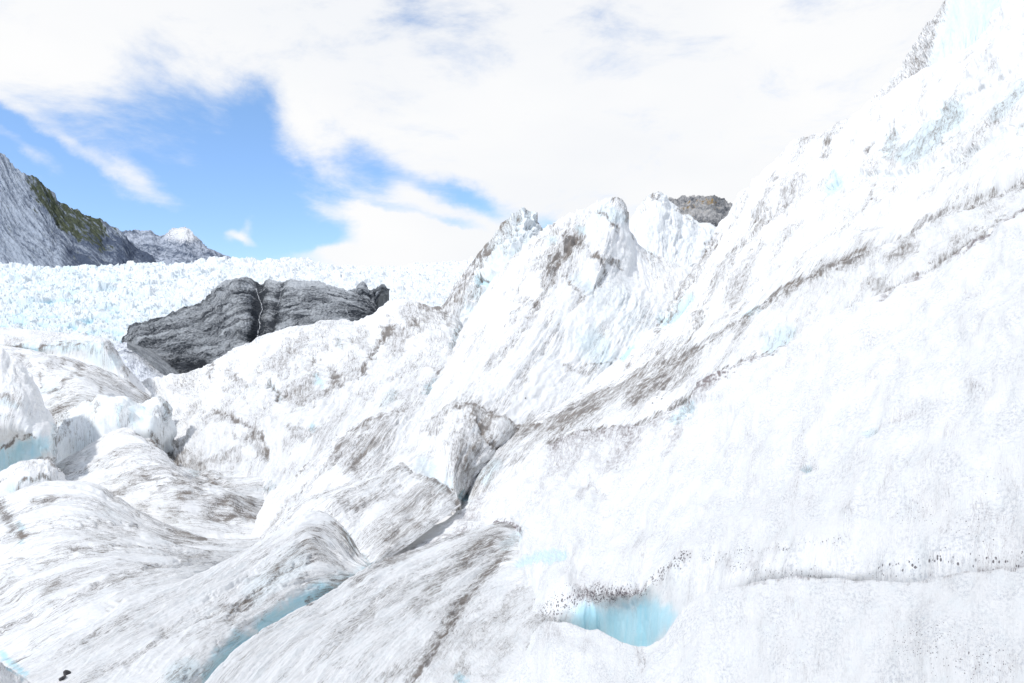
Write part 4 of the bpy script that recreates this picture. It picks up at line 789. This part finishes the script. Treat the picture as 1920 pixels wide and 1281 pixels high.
fl_ = [[(692,1064,18.7),(672,1046,19.1),(642,1000,19.7),(612,969,19.8),(578,961,19.6),(530,985,19),(450,1032,17.7),(350,1085,15.8),(230,1145,13.8),(100,1210,12.4),(-80,1295,11.2)],
 [(684,1070,18),(652,1052,18.1),(617,1020,18.2),(582,1008,18),(540,1028,17.3),(460,1078,15.9),(370,1130,14),(250,1190,12.2),(130,1260,10.9),(0,1340,9.8)],
 [(674,1082,17),(642,1085,16.5),(602,1083,16),(562,1090,15.4),(500,1120,14.2),(430,1160,12.8),(330,1220,11.3),(250,1280,10.3),(170,1340,9.6)],
 [(660,1102,16.6),(625,1120,16.1),(585,1130,15.3),(520,1160,13.9),(460,1192,12.6),(410,1232,11.5),(360,1282,10.4),(320,1345,9.6)],
 [(655,1135,18),(605,1168,17),(540,1210,15.6),(480,1255,14),(440,1300,13),(400,1360,12)]]
o = sheet('front_left_ridge', fl_, ice_left, lines_along=False, lump=(110, 6), flute=(15, 2.4, 7), crease=3.5, relief=plates(95, 5, .5, 54), seed=28, dirt=.08, dirt_n=.13, back=.025)
o.name = 'ice_ridge'; tag(o, 'long ice ridge above the blue crevice at the bottom left', 'ice ridge')

cr = [[(1120,1010,11.3),(1030,1005,18.5),(985,992,19.8),(960,983,20),(935,980,19.8),(870,997,18.6),(760,1035,16.6),(692,1064,15),(590,1130,12.5),(450,1213,10),(370,1300,8.8)],
 [(1110,1045,10),(1050,1038,12),(1000,1035,15),(940,1035,16),(850,1080,14),(760,1130,12),(640,1210,10),(540,1310,8.6)],
 [(1090,1085,9.3),(1040,1085,10),(980,1105,11.3),(900,1150,10.6),(850,1190,9.7),(790,1250,8.7),(740,1320,8)],
 [(1062,1140,8.5),(1030,1160,8.15),(1000,1185,7.9),(950,1230,7.6),(900,1290,7.2),(860,1350,6.9)],
 [(1060,1200,8.1),(1045,1235,7.7),(1030,1270,7.2),(1000,1310,7),(960,1360,6.8)]]
o = sheet('front_centre_ridge', cr, ice_left, lines_along=False, step=1.8, lump=(110, 5), flute=(20, 2.6, 8), bump=(8, 1.1), crease=3.5, relief=plates(110, 4, .5, 55), seed=29, dirt=.09, dirt_n=.13, spk=.12, back=.025)
o.name = 'ice_ridge'; tag(o, 'broad near ice ridge at bottom centre with a long dark groove', 'ice ridge')

nr = [[(900,1290,7.6),(880,1330,7.2),(860,1380,7)],[(950,1230,7.9),(930,1290,7.1),(910,1380,6.5)],[(1000,1186,7.9),(985,1250,6.9),(970,1380,6)],[(1035,1170,7.5),(1025,1240,6.5),(1015,1380,5.5)],[(1075,1175,7),(1070,1240,6.1),(1065,1380,5.2)],[(1115,1183,6.6),(1112,1245,5.8),(1108,1380,4.9)],[(1160,1203,5.9),(1158,1260,5.4),(1155,1380,4.6)],
 [(1202,1214,5.35),(1200,1265,5),(1198,1380,4.4)],[(1238,1197,5.25),(1238,1255,4.8),(1238,1380,4.2)],[(1264,1160,5.3),(1266,1240,4.75),(1268,1380,4.1)],[(1310,1126,5.35),(1312,1220,4.6),(1315,1380,3.9)],[(1385,1104,5),(1385,1210,4.3),(1385,1380,3.6)],[(1480,1085,4.6),(1480,1200,3.9),(1480,1380,3.2)],
 [(1600,1095,4.1),(1600,1200,3.5),(1600,1380,2.9)],[(1750,1083,3.6),(1750,1200,3.0),(1750,1380,2.5)],[(1920,1069,3.12),(1920,1180,2.7),(1920,1380,2.2)],[(2080,1055,2.8),(2080,1180,2.4),(2080,1380,2.0)]]
o = sheet('near_slope', nr, ice_front, step=1.9, lump=(110, 9), flute=(30, .5, 2), bump=(7, .8), onward=130, seed=30, dirt=.0, dirt_n=.08, spk=.25, back=.035)
o.name = 'glacier'; tag(o, 'nearest bank of granular white ice along the bottom right', 'glacier', 'structure')

nc = [[(-520,1190,9),(-520,1280,8),(-520,1400,7.2)],[(-80,1200,9),(-80,1260,8),(-80,1340,7.5)],[(-30,1222,9),(-30,1270,8),(-30,1340,7.5)],[(0,1240,9),(-5,1280,8),(-5,1340,7.5)],[(30,1262,8.8),(20,1300,8),(15,1345,7.5)],[(70,1290,8.6),(55,1320,8),(50,1350,7.5)]]
o = sheet('near_corner_slope', nc, ice_left, lump=(60, 3), seed=31, dirt=.2, back=.02)
o.name = 'ice_hump'; tag(o, 'small grey ice hump cut off by the bottom left corner', 'ice hump')

# ------------------------------------------------------------------ loose stones
stone_mat = bpy.data.materials.new('stone'); stone_mat.use_nodes = True
t_ = stone_mat.node_tree; p_ = t_.nodes['Principled BSDF']; tc_ = N(t_, 'ShaderNodeTexCoord')
t_.links.new(mixc(t_, mapr(t_, noise(t_, tc_.outputs['Object'], 9, 5), .35, .65), (0.018, 0.018, 0.022), (0.08, 0.075, 0.08)), p_.inputs['Base Color']); p_.inputs['Roughness'].default_value = .8
import bmesh
scene.view_layers[0].update()
deps = bpy.context.evaluated_depsgraph_get()
def stone(u, v, r, seed, label):
    d = Vector(((u - CU) / F, 1, (CV - v) / F)).normalized()
    hit, loc, nrm, *_ = scene.ray_cast(deps, Vector((0, 0, 0)), d)
    if not hit: return
    R = r * loc.length / F
    bm = bmesh.new(); bmesh.ops.create_icosphere(bm, subdivisions=3, radius=1)
    rs = random.Random(seed); ax = [rs.uniform(.7, 1.25), rs.uniform(.7, 1.1), rs.uniform(.5, .8)]
    planes = [(Vector((rs.gauss(0, 1), rs.gauss(0, 1), rs.gauss(0, 1))).normalized(), rs.uniform(.55, .85)) for _ in range(9)]
    for vt in bm.verts:
        c = vt.co.copy()
        for n_, h in planes:
            dd = c.dot(n_)
            if dd > h: c -= n_ * (dd - h)
        vt.co = Vector((c.x * ax[0] * R, c.y * ax[1] * R, c.z * ax[2] * R))
    me = bpy.data.meshes.new('stone'); bm.to_mesh(me); bm.free(); me.materials.append(stone_mat)
    o = bpy.data.objects.new('stone', me); scene.collection.objects.link(o); o.location = loc + nrm * R * .25; o.rotation_euler = (rs.uniform(-.4, .4), rs.uniform(-.4, .4), rs.uniform(0, 6))
    tag(o, label, 'stone', group='loose stones lying on the ice')
stone(1224, 756, 2.6, 1, 'lowest and leftmost dark stone of three on the diagonal dirty fold')
stone(1232, 746, 2.4, 2, 'middle dark stone of three on the diagonal dirty fold')
stone(1241, 748, 3.0, 3, 'rightmost dark stone of three on the diagonal dirty fold')
stone(985, 747, 2.0, 4, 'single dark stone on the clean flank under the pinnacles')
stone(125, 1263, 5.5, 5, 'upper dark angular stone of the pair at the bottom left')
stone(118, 1273, 5.0, 6, 'lower dark angular stone of the pair at the bottom left')

# ------------------------------------------------------------------ thin waterfall running down the gully of the outcrop
water_mat = bpy.data.materials.new('falling_water'); water_mat.use_nodes = True
pw = water_mat.node_tree.nodes['Principled BSDF']; tw = N(water_mat.node_tree, 'ShaderNodeTexCoord')
water_mat.node_tree.links.new(mixc(water_mat.node_tree, mapr(water_mat.node_tree, noise(water_mat.node_tree, tw.outputs['Object'], .8, 5), .3, .6), (0.12, 0.13, 0.15), (0.6, 0.62, 0.65)), pw.inputs['Base Color']); pw.inputs['Roughness'].default_value = .35
def stream(path, width, parent):
    P = spline(np.array(path, float), 60); rs = random.Random(int(path[0][0])); pts = []
    for k, (u, v) in enumerate(P):
        d = Vector(((u + rs.uniform(-1, 1) - CU) / F, 1, (CV - v) / F)).normalized()
        hit, loc, nrm, *_ = scene.ray_cast(deps, Vector((0, 0, 0)), d)
        if hit and 150 < loc.y < 290: pts.append((loc - d * 0.5, width * (rs.uniform(.5, 1.2))))
    bm = bmesh.new(); rings = []
    for p, w in pts:
        rings.append([bm.verts.new(p + Vector((math.cos(a) * w, math.sin(a) * w * .6, math.sin(a) * w * .3))) for a in [i * math.pi / 3 for i in range(6)]])
    for a, b in zip(rings, rings[1:]):
        for i in range(6): bm.faces.new((a[i], a[(i + 1) % 6], b[(i + 1) % 6], b[i]))
    bm.faces.new(rings[0]); bm.faces.new(rings[-1][::-1])
    me = bpy.data.meshes.new('waterfall'); bm.to_mesh(me); bm.free(); me.materials.append(water_mat)
    o = bpy.data.objects.new('waterfall', me); scene.collection.objects.link(o); o.parent = parent; return o
stream([(480,540),(484,555),(490,570),(491,582),(486,595),(487,610),(484,622),(482,632)], .13, rock)
stream([(527,541),(526,555),(520,575)], .08, rock)
stream([(648,578),(652,588),(655,596)], .11, rock)
